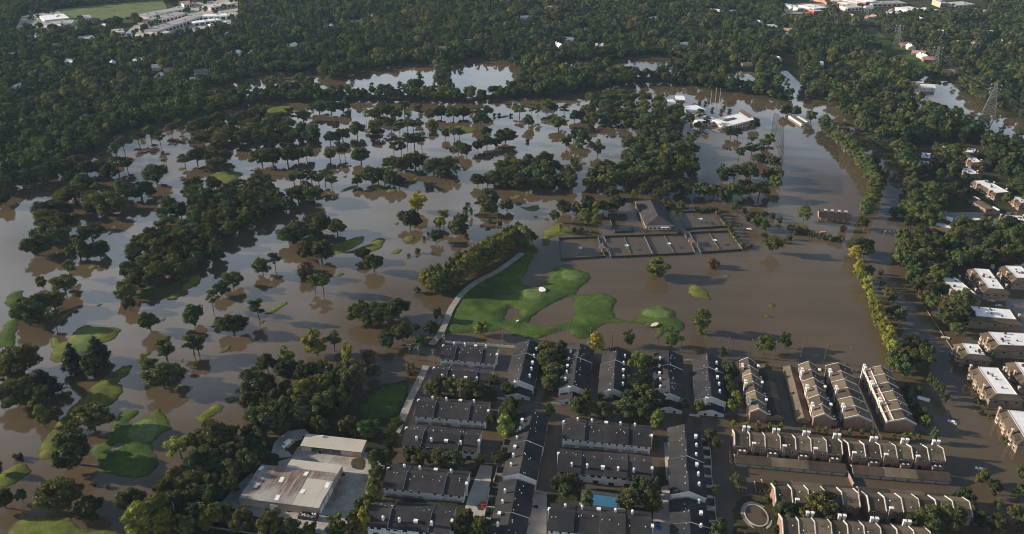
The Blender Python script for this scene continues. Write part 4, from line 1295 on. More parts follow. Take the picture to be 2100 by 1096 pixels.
# screen of tall netting beside the range
NETP = [(1583, 262), (1592, 264), (1599, 275), (1602, 290), (1603, 306), (1603, 322), (1603, 338), (1602, 354), (1601, 372), (1598, 392)]
pts = [G(x, y) for x, y in NETP]
r = thing('range_screen', 'tall curved dark net screen beside the flooded range', 'net', pts[0])
for i, p in enumerate(pts):
    d = p - pts[0]
    tube('post', r, (d.x, d.y, -1), (d.x, d.y, 17), .22, 'dark_metal')
    if i:
        e = pts[i - 1] - pts[0]
        obj('net', mesh_of('net', [(e.x, e.y, 0), (d.x, d.y, 0), (d.x, d.y, 16.5), (e.x, e.y, 16.5)], [(0, 1, 2, 3)], ['net']), r)
        tube('cable', r, (e.x, e.y, 16.6), (d.x, d.y, 16.6), .08, 'dark_metal', 4)

# ---- utility poles by the lane and the shed wood
def utility_pole(label, x, y, h=11, ang=.4):
    r = thing('utility_pole', label, 'utility pole', G(x, y), ang, 'utility poles')
    tube('pole', r, (0, 0, -1), (0, 0, h), .2, 'wood', 6, .65)
    for z in (h - .8, h - 2.0):
        box('cross_arm', r, (0, .2, z), (2.6, .16, .2), 'wood')
        for xx in (-1.1, -.5, .5, 1.1):
            box('insulator', r, (xx, .2, z + .22), (.16, .16, .25), 'bright_white')
    box('transformer', r, (.5, 0, h - 3.4), (.7, .7, 1.1), 'grey_metal')
    return r
UP = [("utility pole at the left of the lane, on grass", 840, 737), ("utility pole beside the round tree at the lane head", 859, 740), ("utility pole where the lane meets the white fence", 897, 724), ("utility pole left of the highest townhouse row", 890, 745),
      ("utility pole along the lane below the brown round tree", 864, 805), ("utility pole in the wood left of the shed yard", 362, 1068), ("utility pole with wires by the bottom shed trees", 419, 1066), ("utility pole near the white fence corner post", 911, 716)]
for i, (lab, x, y) in enumerate(UP):
    utility_pole(lab, x, y, 11, .3 + i)
def cable(name, label, a, b, sag, r_=.05, n=10, mat='dark_metal'):
    a, b = Vector(a), Vector(b)
    v, f = [], []
    d = (b - a).normalized()
    s = d.cross(Vector((0, 0, 1))).normalized() * r_
    for i in range(n + 1):
        t = i / n
        p = a.lerp(b, t) - Vector((0, 0, sag * 4 * t * (1 - t)))
        for off in (s, -s * .5 + Vector((0, 0, r_)), -s * .5 - Vector((0, 0, r_))):
            v.append(p + off)
    for i in range(n):
        for k in range(3):
            f.append((i * 3 + k, i * 3 + (k + 1) % 3, i * 3 + 3 + (k + 1) % 3, i * 3 + 3 + k))
    return tag(obj(name, mesh_of(name, v, f, [mat])), label, 'cable', 'overhead cables')
for i, (k, m, lab) in enumerate(((0, 1, 'wire between the two poles at the lane head'), (2, 3, 'wire from the lane top to the highest townhouse row'), (3, 4, 'long wire down the lane beside the townhouses'), (5, 6, 'wire crossing the wood below the shed yard'))):
    a, b = G(UP[k][1], UP[k][2]) + Vector((0, 0, 10.3)), G(UP[m][1], UP[m][2]) + Vector((0, 0, 10.3))
    cable('overhead_wire', lab, a, b, 1.0)

# ---- transmission towers and their lines
def lattice_tower(label, x, y, h, base, ang):
    p = G(x, y)
    r = thing('transmission_tower', label, 'power tower', p, ang, 'lattice power towers')
    bw = lambda z: base / 2 * (1 - z / h) ** .9 + .7
    lv = [0, h * .16, h * .32, h * .48, h * .62, h * .75, h * .87, h]
    for sx in (-1, 1):
        for sy in (-1, 1):
            for z0, z1 in zip(lv, lv[1:]):
                tube('leg', r, (sx * bw(z0), sy * bw(z0), z0 - (1 if z0 == 0 else 0)), (sx * bw(z1), sy * bw(z1), z1), .24, 'steel', 4)
    for z0, z1 in zip(lv, lv[1:]):
        for k in range(4):
            c0, c1 = [(-1, -1), (1, -1), (1, 1), (-1, 1)][k], [(1, -1), (1, 1), (-1, 1), (-1, -1)][k]
            tube('brace', r, (c0[0] * bw(z0), c0[1] * bw(z0), z0), (c1[0] * bw(z1), c1[1] * bw(z1), z1), .15, 'steel', 4)
            tube('brace', r, (c1[0] * bw(z0), c1[1] * bw(z0), z0), (c0[0] * bw(z1), c0[1] * bw(z1), z1), .15, 'steel', 4)
            tube('girt', r, (c0[0] * bw(z1), c0[1] * bw(z1), z1), (c1[0] * bw(z1), c1[1] * bw(z1), z1), .13, 'steel', 4)
    for z in (h * .74, h * .86, h * .98):
        tube('cross_arm', r, (-5.5, 0, z), (5.5, 0, z), .22, 'steel', 4)
        tube('cross_arm', r, (-5.5, 0, z), (0, 0, z + 1.6), .15, 'steel', 4)
        tube('cross_arm', r, (5.5, 0, z), (0, 0, z + 1.6), .15, 'steel', 4)
        for s in (-5.4, 5.4):
            tube('insulator', r, (s, 0, z - 1.6), (s, 0, z), .22, 'bright_white', 5)
    return p
TW = [lattice_tower('nearest lattice power tower, its feet in brown water', 2027, 236, 37, 13, -.5),
      lattice_tower('lattice power tower at the lower end of the grass strip', 1913, 151, 37, 9, -.5),
      lattice_tower('lattice power tower halfway along the grass strip', 1837, 97, 34, 8, -.5),
      lattice_tower('farthest lattice power tower by the brick houses', 1774, 52, 30, 8, -.5)]
TW.insert(0, G(2200, 330))
for i in range(4):
    a, b = TW[i], TW[i + 1]
    d = (b - a).normalized()
    s = Vector((-d.y, d.x, 0)) * 5.4
    for k, (sg, z) in enumerate(((-1, 26), (1, 26), (-1, 30), (1, 30), (-1, 34.5), (1, 34.5))):
        cable('power_line', ('lower', 'lower', 'middle', 'middle', 'top', 'top')[k] + (' left', ' right')[k % 2] + ' power cable, span ' + ('running off the right edge', 'between the two nearest towers', 'along the lower grass strip', 'along the upper grass strip')[i], a + s * sg + Vector((0, 0, z * (1 if i < 2 else .9))), b + s * sg + Vector((0, 0, z * (1 if i < 1 else .9))), 6, .09, 12)

# ---- traffic signals in the flooded street
def signal(label, x, y, arm, ang, h=6.5, heads=3):
    r = thing('traffic_signal', label, 'traffic signal', G(x, y), ang, 'traffic signals')
    tube('pole', r, (0, 0, -1), (0, 0, h), .2, 'steel', 8, .7)
    if arm:
        tube('mast_arm', r, (0, 0, h - 1), (-arm, 0, h - .4), .14, 'steel', 6, .6)
        for k in range(heads):
            b = box('signal_head', r, (-arm * (1 - k * .24), 0, h - 1.0), (.5, .45, 1.3), 'orange_paint')
            box('lens', b, (0, -.5, .1), (.5, .12, .5), 'dark_metal')
        box('street_sign', r, (-arm * .18, -.1, h - 1.2), (2.2, .1, .6), 'green_sign')
        tube('lamp_arm', r, (0, 0, h), (-2.6, 0, h + 1.2), .09, 'steel', 5)
        box('lamp_head', r, (-3.0, 0, h + 1.2), (1.0, .5, .2), 'bright_white')
    else:
        for z in (h - .6, h - 2.2):
            b = box('signal_head', r, (.3, 0, z), (.5, .45, 1.2), 'orange_paint')
            box('lens', b, (0, -.5, .1), (.5, .12, .5), 'dark_metal')
        box('street_sign', r, (0, 0, h - 3.2), (1.4, .1, .5), 'green_sign')
    return r
signal('traffic signal with a long mast arm over the flooded street', 1848, 489, 13, -.12)
signal('traffic signal post on the left side of the flooded street', 1769, 478, 0, .6)
signal('traffic signal post beside the dark street trees', 1846, 510, 0, 1.2)
signal('lone signal standing in the middle of the flooded street', 1812, 484, 0, .2, 4.5)

# ---- white boundary fence and small walls
def panel_fence(label, a, b, h=1.9, mat='white_paint', step=3.0, name='boundary_fence'):
    A, B, L, ang = frame(a, b, 0)
    m = (A + B) / 2
    r = thing(name, label, 'fence', (m.x, m.y, 0), ang)
    n = max(2, round(L / step))
    for i in range(n):
        box('panel', r, (-L / 2 + L * (i + .5) / n, 0, h / 2 - .5), (L / n - .3, .12, h + .8), mat)
    for i in range(n + 1):
        box('post', r, (-L / 2 + L * i / n, 0, h / 2 - .3), (.32, .32, h + 1.0), mat)
    return r
panel_fence('white panel fence along the practice lawn behind the townhouses', (914, 704), (1061, 715))
panel_fence('dark low garden fence at the head of the fourth sloping alley', (1399, 741), (1422, 742), 1.6, 'white_paint')
panel_fence('tan garden wall joining the garage strip and the brick row', (1580, 755), (1607, 757), 1.6, 'fence_wood')
panel_fence('tan garden wall between the second and third sloping brick rows', (1683, 761), (1700, 762), 1.6, 'fence_wood')
panel_fence('tan garden wall between the third and fourth sloping brick rows', (1747, 764), (1776, 767), 1.6, 'fence_wood')
panel_fence('pale fence along the bottom edge below the shed yard', (396, 1080), (560, 1105), 2.0, 'fence_pale')
panel_fence('submerged fence line along the right side of the flooded street', (1896, 630), (1985, 765), .5, 'fence_wood', 4)

# ---- vehicles, mostly awash
def car(label, x, y, ang, paint, z=0.0, kind='car'):
    r = thing('parked_car' if z >= 0 else 'flooded_car', label, 'car', G(x, y, max(z, 0)) + Vector((0, 0, min(z, 0))), ang)
    sec = [(-2.3, .35), (-2.35, .8), (-2.2, 1.0), (-1.6, 1.05), (-1.2, 1.45), (.5, 1.48), (1.2, 1.05), (2.1, .9), (2.35, .7), (2.3, .35)] if kind == 'car' else \
          [(-2.8, .45), (-2.85, 2.3), (-2.7, 2.45), (1.2, 2.45), (1.7, 1.5), (2.6, 1.25), (2.7, .45)]
    w = .9
    body = prism_x('body', r, sec, -w, w, paint)
    body.rotation_euler = (0, 0, 0)
    if kind == 'car':
        box('windscreen', r, (0, .86, 1.24), (1.5, .5, .35), 'window_glass')
        box('rear_window', r, (0, -1.38, 1.22), (1.5, .4, .3), 'window_glass')
        for s in (-1, 1):
            box('side_window', r, (s * .91, -.35, 1.22), (.06, 1.7, .32), 'window_glass')
    else:
        box('windscreen', r, (0, 1.45, 1.9), (1.5, .4, .6), 'window_glass')
    for sx in (-1, 1):
        for sy in (-1.45, 1.45):
            tube('wheel', r, (sx * .95, sy, .34), (sx * .72, sy, .34), .34, 'rubber', 10)
        box('headlight', r, (sx * .62, 2.3, .72), (.35, .12, .18), 'bright_white')
    return r
car('white car awash beside the tennis court shrubs', 1537, 470, 1.2, 'bright_white', -.75)
car('white car awash in the wide flooded street at right', 1953, 866, .8, 'bright_white', -.7)
car('white car awash behind a bush near the lower right', 2010, 963, .9, 'bright_white', -.6)
car('dark blue car parked in the alley left of the tall row', 1350, 1080, .05, 'blue_paint', .62)
car('small red car parked on the concrete forecourt', 991, 1037, .2, 'red_paint', .62)
car('pale car awash between the upper apartment blocks', 2032, 617, 1.1, 'bright_white', -.8)
car('white car awash above the wide apartment block', 2048, 627, 1.5, 'bright_white', -.8)
car('red car awash under the street trees', 1922, 629, 1.4, 'red_paint', -.8)
car('pale van parked behind the cream roofed shed', 588, 914, 2.6, 'bright_white', .86, 'van')
car('pale car parked beside the van behind the sheds', 600, 908, 2.7, 'coping', .86)
car('orange truck awash by the range house hedge', 1686, 478, 1.6, 'orange_paint', -1.3, 'van')
car('dark blue car at the bottom of the shed yard', 676, 1087, 1.4, 'blue_paint', .9)

r = thing('skip', 'open dark skip heaped with white bags by the rusty shed', 'skip', G(633, 1062, .9), -.15)
for c_, s_ in (((0, -1.6, .9), (9, .15, 1.8)), ((0, 1.6, .9), (9, .15, 1.8)), ((-4.5, 0, .9), (.15, 3.2, 1.8)), ((4.5, 0, .9), (.15, 3.2, 1.8)), ((0, 0, .1), (9, 3.2, .2))):
    box('side_panel', r, c_, s_, 'dark_metal')
rr = random.Random(3)
for k in range(34):
    b = box('bag', r, (rr.uniform(-4, 4), rr.uniform(-1.2, 1.2), 1.7 + rr.uniform(-.2, .3)), (rr.uniform(.35, .8), rr.uniform(.3, .7), .5), ('bright_white', 'fence_wood', 'grey_metal', 'coping')[k % 4], rr.uniform(0, 3))
    b.rotation_euler[0] = rr.uniform(-.4, .4)
r = thing('float_dock', 'white floating board beside the rightmost sloping brick row', 'board', G(1894, 819), -.5)
for k in range(4):
    box('plank', r, (0, -1.2 + k * .8, .25), (6.5, .7, .3), 'bright_white')
r = thing('flat_raft', 'tan flat board floating by the right side street', 'board', G(1939, 693), -.5)
for k in range(3):
    box('plank', r, (0, -.9 + k * .9, .2), (5, .8, .3), 'sand')

# sand bunkers
def pad(name, label, txt, z, mat):
    pg = smooth_poly(poly(txt, z), 2)
    sheet(name, pg, z, mat, None, .5, label)
pad('bunker', 'round white sand bunker on the practice lawn', "1104,592 1108,588 1116,590 1120,595 1116,598 1108,597", 2.15, 'white_sand')
pad('bunker', 'tan sand bunker on the right practice green', "1334,667 1340,662 1350,661 1351,665 1344,669 1336,669", 1.75, 'sand')
pad('bunker', 'brown sand bunker beside the tan one', "1322,665 1328,662 1333,664 1330,668 1324,668", 1.65, 'court')
pad('tee_marker', 'small white board on the practice lawn', "1058,657 1064,656 1064,658.5 1058,659", 1.75, 'bright_white')

# ================================================================== FAR BUILDINGS
CLEAR_SPOTS = []
def far_box(name, label, cat, quad, z, roof, wall, group, rows=1, bays=None):
    q = [G(*p, z) for p in quad]
    c = sum(q, Vector()) / 4
    ax = ((q[1] - q[0]) + (q[2] - q[3])) / 2
    ang = math.atan2(ax.y, ax.x)
    L = ax.length
    W = ((q[0] - q[3]).length + (q[1] - q[2]).length) / 2
    r = thing(name, label, cat, (c.x, c.y, .6), ang, group)
    box('roof', r, (0, 0, z - .4), (L + 1, W + 1, .6), roof)
    box('wall', r, (0, 0, z / 2 - .6), (L, W, z), wall)
    n = bays or max(4, min(14, int(L / 9)))
    for i in range(n):
        box('window', r, (-L / 2 + L * (i + .5) / n, -W / 2 - .06, z * .42), (L / n * .7, .2, z * .5), 'window_glass')
    rr = random.Random(int(L * 10))
    for k in range(max(2, int(L / 25))):
        box('roof_unit', r, (rr.uniform(-.4, .4) * L, rr.uniform(-.3, .3) * W, z + .5), (3, 3, 1.8), 'grey_metal')
    p = c
    CLEAR_SPOTS.append((c.x, c.y, max(L, W) / 2 + 6, ang, L / 2 + 9, W / 2 + 12))
    return r
FAR = [
 ('school_building', 'white stepped school roofs left of the meadow', 'school', ((85, 34), (130, 28), (140, 38), (88, 42)), 8, 'bright_white', 'light_wall'),
 ('school_building', 'grey lower wing in front of the white school roofs', 'school', ((68, 46), (148, 42), (152, 48), (72, 53)), 6, 'grey_roof', 'light_wall'),
 ('school_building', 'long white shed roof below the school', 'school', ((55, 55), (98, 53), (98, 57), (55, 58)), 5, 'bright_white', 'light_wall'),
 ('school_building', 'pale block right of the school towards the meadow', 'school', ((160, 33), (185, 31), (186, 38), (162, 40)), 6, 'grey_roof', 'light_wall'),
 ('store', 'long pale shopping strip climbing towards the right', 'store', ((300, 61), (402, 29), (414, 32), (318, 66)), 8, 'grey_roof', 'light_wall'),
 ('store', 'white ended strip joining the long shopping strip', 'store', ((415, 30), (475, 28), (478, 32), (418, 34)), 8, 'bright_white', 'bright_white'),
 ('store', 'white low store in front of the shopping strip', 'store', ((392, 45), (446, 38), (450, 41), (396, 48)), 6, 'bright_white', 'light_wall'),
 ('store', 'pale roofed house like store at the left end of the strip', 'store', ((228, 62), (250, 60), (256, 66), (232, 68)), 8, 'coping', 'light_wall'),
 ('store', 'low white roof among trees left of the shopping strip', 'store', ((188, 51), (216, 49), (217, 53), (190, 55)), 5, 'bright_white', 'light_wall'),
 ('store', 'white roof sliver alone in the woods at upper left', 'store', ((56, 75), (86, 72), (88, 75), (58, 78)), 6, 'bright_white', 'light_wall'),
 ('store', 'grey roofs in the woods below the shopping strip', 'store', ((158, 76), (190, 72), (192, 79), (162, 82)), 6, 'grey_roof', 'light_wall'),
 ('store', 'grey store row behind the shopping strip', 'store', ((325, 22), (380, 14), (384, 18), (332, 27)), 7, 'grey_roof', 'light_wall'),
 ('store', 'pale store row at the upper end of the car park', 'store', ((420, 12), (470, 4), (474, 8), (426, 17)), 7, 'coping', 'light_wall'),
 ('store', 'pink roofed store behind the car park', 'store', ((370, 4), (392, 2), (394, 8), (374, 10)), 7, 'pink_roof', 'light_wall'),
 ('store', 'grey warehouse row in the middle of the car park', 'store', ((300, 40), (372, 24), (376, 29), (306, 46)), 7, 'grey_roof', 'light_wall'),
 ('store', 'second grey warehouse row nearer the meadow', 'store', ((290, 30), (330, 22), (334, 27), (294, 36)), 7, 'grey_roof', 'light_wall'),
 ('store', 'pale low row along the lower edge of the car park', 'store', ((262, 74), (340, 62), (344, 67), (268, 80)), 6, 'coping', 'light_wall'),
 ('store', 'pale kiosk row at the right end of the car park', 'store', ((432, 50), (470, 44), (472, 48), (436, 55)), 5, 'bright_white', 'light_wall'),
 ('filling_station', 'white canopy of the filling station at upper right', 'canopy', ((1652, 11), (1676, 9), (1680, 16), (1655, 19)), 7, 'bright_white', 'light_wall'),
 ('filling_station', 'white gabled kiosk left of the filling station canopy', 'shop', ((1618, 9), (1630, 8), (1632, 17), (1620, 18)), 7, 'bright_white', 'light_wall'),
 ('filling_station', 'red fronted shop below the filling station canopy', 'shop', ((1660, 19), (1678, 18), (1680, 23), (1662, 24)), 5, 'coping', 'red_paint'),
 ('apartment_house', 'leftmost of four parallel long white roofs at the top right', 'apartment house', ((1692, -8), (1702, -8), (1716, 8), (1706, 10)), 8, 'bright_white', 'pink_roof'),
 ('apartment_house', 'second of four parallel long white roofs at the top right', 'apartment house', ((1710, -10), (1720, -10), (1734, 6), (1726, 8)), 8, 'bright_white', 'pink_roof'),
 ('apartment_house', 'third of four parallel long white roofs at the top right', 'apartment house', ((1728, -12), (1738, -12), (1748, 4), (1740, 6)), 8, 'bright_white', 'pink_roof'),
 ('apartment_house', 'rightmost of four parallel long white roofs at the top right', 'apartment house', ((1744, -12), (1754, -12), (1766, 3), (1757, 5)), 8, 'bright_white', 'pink_roof'),
 ('store', 'long pale store under the parallel white roofs', 'store', ((1726, 11), (1756, 9), (1758, 15), (1728, 17)), 7, 'coping', 'light_wall'),
 ('store', 'white low roof right of the long pale store', 'store', ((1848, 16), (1876, 14), (1882, 20), (1852, 23)), 6, 'bright_white', 'light_wall'),
 ('store', 'sunlit block on the top right skyline', 'store', ((1920, 0), (1932, 0), (1934, 6), (1922, 6)), 10, 'coping', 'cream_wall'),
 ('store', 'white small store right of the low white roof', 'store', ((1893, 18), (1908, 16), (1910, 21), (1896, 23)), 6, 'bright_white', 'light_wall'),
 ('store', 'pale strip on the top right skyline', 'store', ((1945, 6), (1985, 4), (1987, 9), (1948, 12)), 6, 'coping', 'light_wall'),
 ('store', 'grey strip among trees at the top right', 'store', ((1780, 4), (1850, 2), (1852, 7), (1784, 9)), 6, 'grey_roof', 'cream_wall'),
 ('white_hall', 'red roofed school block deep in the woods at top centre', 'school', ((1118, 12), (1156, 14), (1158, 18), (1120, 18)), 7, 'pink_roof', 'bright_white'),
]
for nm, lab, cat, qd, z, rf, wl_ in FAR:
    far_box(nm, lab, cat, qd, z, rf, wl_, None)

HOUSES = "148 150 b;290 130 w;325 144 w;328 163 w;404 171 w;413 154 b;486 114 w;516 116 w;620 71 w;232 137 w;350 152 p;378 119 b;150 133 w;40 185 w;122 60 w;838 19 w;762 38 w;730 52 b;908 106 p;876 100 p;1040 55 p;1076 42 w;1088 58 p;1150 62 b;1166 87 w;1228 100 w;1272 38 b;1200 68 b;1146 99 w;1400 98 w;1432 100 p;1500 30 w;1556 52 w;1582 60 w;1612 78 w;1615 68 p;1530 140 p;1590 126 w;1548 104 p;1672 138 w;1738 121 p;1800 115 p;1700 40 b;1708 50 p;1744 38 p;1752 46 b;1780 42 p;1792 40 p;1735 58 b;1856 98 p;1866 102 w;1882 115 p;1892 122 w;1905 128 p;1940 154 p;1930 72 w;1920 88 b;1950 95 b;1968 96 p;1990 95 p;2000 98 w;2020 70 p;2030 73 w;2040 95 p;2052 92 w;2062 98 p;2086 88 p;2024 30 b;1874 180 w;1888 184 p;1900 186 w;1880 190 b;1822 34 w;1828 28 p;1836 32 w;1850 48 p;1888 46 w;1780 20 w;1690 20 p;1560 32 b;1465 28 w;1340 44 w;1300 60 p;440 110 w;468 78 w;560 60 b;600 100 w;120 100 b;30 120 b;60 140 w;680 60 w;700 84 b;1000 80 p;960 92 b".split(';')
ROOFC = {'w': 'bright_white', 'b': 'grey_roof', 'p': 'pink_roof'}
hl = sorted([(float(a), float(b), k) for a, b, k in (h.split() for h in HOUSES)], key=lambda q: (q[2], q[0]))
cnt = {k: sum(1 for h in hl if h[2] == k) for k in 'wbp'}
seen_k = {'w': 0, 'b': 0, 'p': 0}
hr_ = random.Random(11)
for x, y, k in hl:
    p = G(x, y)
    ang = hr_.uniform(-.5, .5) + (math.pi / 2 if hr_.random() < .4 else 0)
    L, W = hr_.uniform(13, 20), hr_.uniform(8, 11)
    i = seen_k[k]
    seen_k[k] += 1
    pos = nth(i, cnt[k]) + (' from the left' if 0 < i < cnt[k] - 1 else '')
    lab = f"{pos} of the small {dict(w='white', b='grey', p='reddish')[k]} roofed houses in the far woods"
    r = thing('woodland_house', lab, 'house', (p.x, p.y, .6), ang, 'houses in the far woods')
    h = W / 2
    prism_x('wall', r, [(-h, -1), (-h, 4.2), (0, 7.2), (h, 4.2), (h, -1)], -L / 2, L / 2, 'light_wall' if k != 'p' else 'tan_brick')
    prism_x('roof', r, [(-h - .6, 4.0), (0, 7.7), (h + .6, 4.0), (h + .6, 3.7), (0, 7.4), (-h - .6, 3.7)], -L / 2 - .5, L / 2 + .5, ROOFC[k])
    box('chimney', r, (L * .2, h * .3, 7.2), (1.2, 1.2, 2.6), 'tan_brick')
    for s in (-1, 1):
        for q in (-.28, .28):
            box('window', r, (q * L, s * (h + .05), 2.2), (1.6, .2, 1.4), 'window_glass')
    CLEAR_SPOTS.append((p.x, p.y, 11, 0, 9.5, 40 if k == 'w' else 28))

# pavements and meadows far away
sheet('meadow', poly("140,38 190,48 255,38 345,24 338,2 300,0 200,10 114,20", 1.4), 1.4, 'field_grass', None, 0, 'bright meadow at the upper left')
sheet('far_meadow', poly("60,4 260,-28 262,0 100,12", 1.3), 1.3, 'field_grass', None, 0, 'meadow on the upper left skyline')
sheet('car_park', poly("240,84 284,44 380,6 488,-2 488,44 424,66 330,86", 1.4), 1.4, 'concrete', None, 0, 'grey car park around the shopping strip')
sheet('school_yard', poly("28,68 44,34 110,22 164,22 164,66 90,70", 1.3), 1.3, 'concrete', None, 0, 'pale yard around the school')
sheet('power_strip', poly("1758,60 1794,60 1824,82 1864,104 1912,140 1888,160 1856,140 1818,112 1780,90", 1.4), 1.4, 'grass', None, 0, 'green strip under the power lines')
sheet('avenue', poly("1680,0 1694,-2 1720,22 1712,26", 1.5), 1.5, 'sand', None, 0, 'pale avenue at the top right')
sheet('avenue_verge', poly("1695,-2 1712,-4 1724,20 1718,24", 1.45), 1.45, 'field_grass', None, 0, 'green verge beside the pale avenue')
sheet('station_forecourt', poly("1605,30 1612,8 1690,8 1690,26", 1.3), 1.3, 'concrete', None, 0, 'forecourt of the filling station')
# ================================================================== TREES
def ico(sub):
    bm = bmesh.new()
    bmesh.ops.create_icosphere(bm, subdivisions=sub, radius=1.0)
    v = np.array([x.co[:] for x in bm.verts])
    f = np.array([[q.index for q in p.verts] for p in bm.faces])
    bm.free()
    return v, f
ICO1, ICO2 = ico(1), ico(2)

def crown_mesh(name, lobes, leaves, leaf, seed, mat='leaf', core=ICO2, core_k=.76, up=.35, stretch=1.0):
    """lobes: rows of x, y, z, radius, flatness. Each lobe is a ragged core wrapped in leaf-sized faces."""
    g = np.random.default_rng(seed)
    V, Fc, n = [], [], 0
    F3 = []
    for (x, y, z, r, fl) in lobes:
        cv, cf = core
        k = core_k * (1 + .24 * g.standard_normal(len(cv)).clip(-1.4, 1.4))
        vv = cv * (r * k)[:, None] * [1, 1, fl] + [x, y, z]
        V.append(vv)
        F3.append(cf + n)
        n += len(vv)
        m = max(4, int(leaves * r * r))
        d = g.standard_normal((m, 3))
        d[:, 2] += up
        d /= np.linalg.norm(d, axis=1)[:, None]
        c = d * [1, 1, fl] * r * g.uniform(.82, 1.16, m)[:, None] + [x, y, z]
        nrm = d + .75 * g.standard_normal((m, 3))
        nrm /= np.linalg.norm(nrm, axis=1)[:, None]
        t = np.cross(nrm, g.standard_normal((m, 3)))
        t /= np.linalg.norm(t, axis=1)[:, None]
        b = np.cross(nrm, t)
        s = (leaf * g.uniform(.6, 1.35, m))[:, None]
        q = np.stack([c - t * s - b * s * .55 * stretch, c + t * s - b * s * .4, c + t * s * .75 + b * s * .6 * stretch, c - t * s * .8 + b * s * .5], 1).reshape(-1, 3)
        V.append(q)
        Fc.append(np.arange(m * 4).reshape(-1, 4) + n)
        n += m * 4
    V = np.vstack(V)
    faces = np.vstack(F3).tolist() + (np.vstack(Fc).tolist() if Fc else [])
    return mesh_of(name, V, faces, [mat])

def trunk_mesh(name, h, r, top, branches, seed):
    """Tapered trunk of height h with limbs reaching up into the crown."""
    g = random.Random(seed)
    V, Fc = [], []
    def limb(a, b, r0, r1, n=6, bend=.0):
        a, b = Vector(a), Vector(b)
        d = (b - a).normalized()
        s = d.cross(Vector((.3, .9, .2))).normalized()
        t = d.cross(s)
        pts = [a, a.lerp(b, .5) + s * bend, b]
        i0 = len(V)
        for k, p in enumerate(pts):
            rr = r0 + (r1 - r0) * k / 2
            for j in range(n):
                V.append(p + (s * math.cos(j * 2 * math.pi / n) + t * math.sin(j * 2 * math.pi / n)) * rr)
        for k in range(2):
            for j in range(n):
                Fc.append((i0 + k * n + j, i0 + k * n + (j + 1) % n, i0 + (k + 1) * n + (j + 1) % n, i0 + (k + 1) * n + j))
    limb((0, 0, -1.5), (g.uniform(-.2, .2), g.uniform(-.2, .2), h), r, r * .6, 7, g.uniform(-.25, .25))
    for (x, y, z) in branches:
        limb((0, 0, h * g.uniform(.65, .98)), (x, y, z), r * .5, r * .15, 5, g.uniform(-.4, .4))
    return mesh_of(name, V, Fc, ['bark'])

def make_kind(kind, seed):
    g = np.random.default_rng(seed)
    L = []
    if kind == 'oak':                                   # broad, flat-bottomed dome; nominal radius 6, height 10.5
        for i in range(42):
            a, q = g.uniform(0, 2 * math.pi), math.sqrt(g.uniform(.02, 1))
            rad = 4.6 * q * g.uniform(.7, 1.25)
            z = 2.6 + 6.8 * math.sqrt(max(0, 1 - (q * .9) ** 2)) * g.uniform(.12, 1.05)
            L.append((rad * math.cos(a), rad * math.sin(a), z, g.uniform(.85, 1.75), .78))
        leaf, dens, th, tr = .36, 40, 4.2, .42
        br = [(3.2 * math.cos(a), 3.2 * math.sin(a), 6.4) for a in np.arange(6) * 1.05 + seed]
    elif kind == 'shade':                               # round-headed; radius 5, height 11
        for i in range(30):
            d = g.standard_normal(3)
            d /= np.linalg.norm(d)
            k = g.uniform(.35, 1.18)
            L.append((3.7 * d[0] * k, 3.7 * d[1] * k, 6.3 + 3.7 * d[2] * k, g.uniform(.8, 1.6), .9))
        leaf, dens, th, tr = .35, 40, 4.0, .3
        br = [(2.2 * math.cos(a), 2.2 * math.sin(a), 6.8) for a in np.arange(5) * 1.25 + seed]
    elif kind == 'pine':                                # bare stem, tufted head; radius 3.6, height 18
        for i in range(22):
            t = g.uniform(0, 1)
            a = i * 2.4 + g.uniform(-.5, .5)
            rad = (3.3 - 2.2 * abs(t - .4) * 1.2) * g.uniform(.4, 1.05)
            L.append((rad * math.cos(a), rad * math.sin(a), 7.2 + 9.6 * t, g.uniform(.95, 1.65), .8))
        leaf, dens, th, tr = .30, 34, 15.5, .26
        br = [(x * .8, y * .8, z - .3) for x, y, z, _r, _f in L[::3]]
    elif kind == 'shrub':                               # low mound; radius 2.4, height 3.8
        for i in range(12):
            d = g.standard_normal(3)
            d /= np.linalg.norm(d)
            L.append((1.5 * d[0], 1.5 * d[1], 1.7 + 1.3 * d[2], g.uniform(.75, 1.15), .95))
        leaf, dens, th, tr = .20, 55, 1.2, .16
        br = [(.7, .2, 1.8), (-.6, .4, 1.9), (.1, -.7, 2.0)]
    elif kind == 'spire':                               # dark pointed evergreen; radius 3, height 14
        for i in range(26):
            t = (i + .5) / 26
            a = i * 2.4
            rad = 2.6 * (1 - t) ** .8
            L.append((rad * math.cos(a), rad * math.sin(a), 1.6 + 11.4 * t, 1.45 * (1 - t) + .45, .9))
        leaf, dens, th, tr = .28, 30, 11, .28
        br = []
    elif kind == 'poplar':                              # taller than wide, ragged; radius 4, height 13
        for i in range(30):
            t = g.uniform(0, 1)
            a = g.uniform(0, 2 * math.pi)
            rad = 3.0 * math.sin(math.pi * (.18 + .74 * t)) * g.uniform(.5, 1.1)
            L.append((rad * math.cos(a), rad * math.sin(a), 2.6 + 9.4 * t, g.uniform(.95, 1.55), .95))
        leaf, dens, th, tr = .30, 27, 6, .26
        br = [(x * .6, y * .6, z) for x, y, z, _r, _f in L[::5]]
    cm = crown_mesh('crown_' + kind, L, dens, leaf, seed)
    tm = trunk_mesh('trunk_' + kind, th, tr, th, br, seed)
    return cm, tm

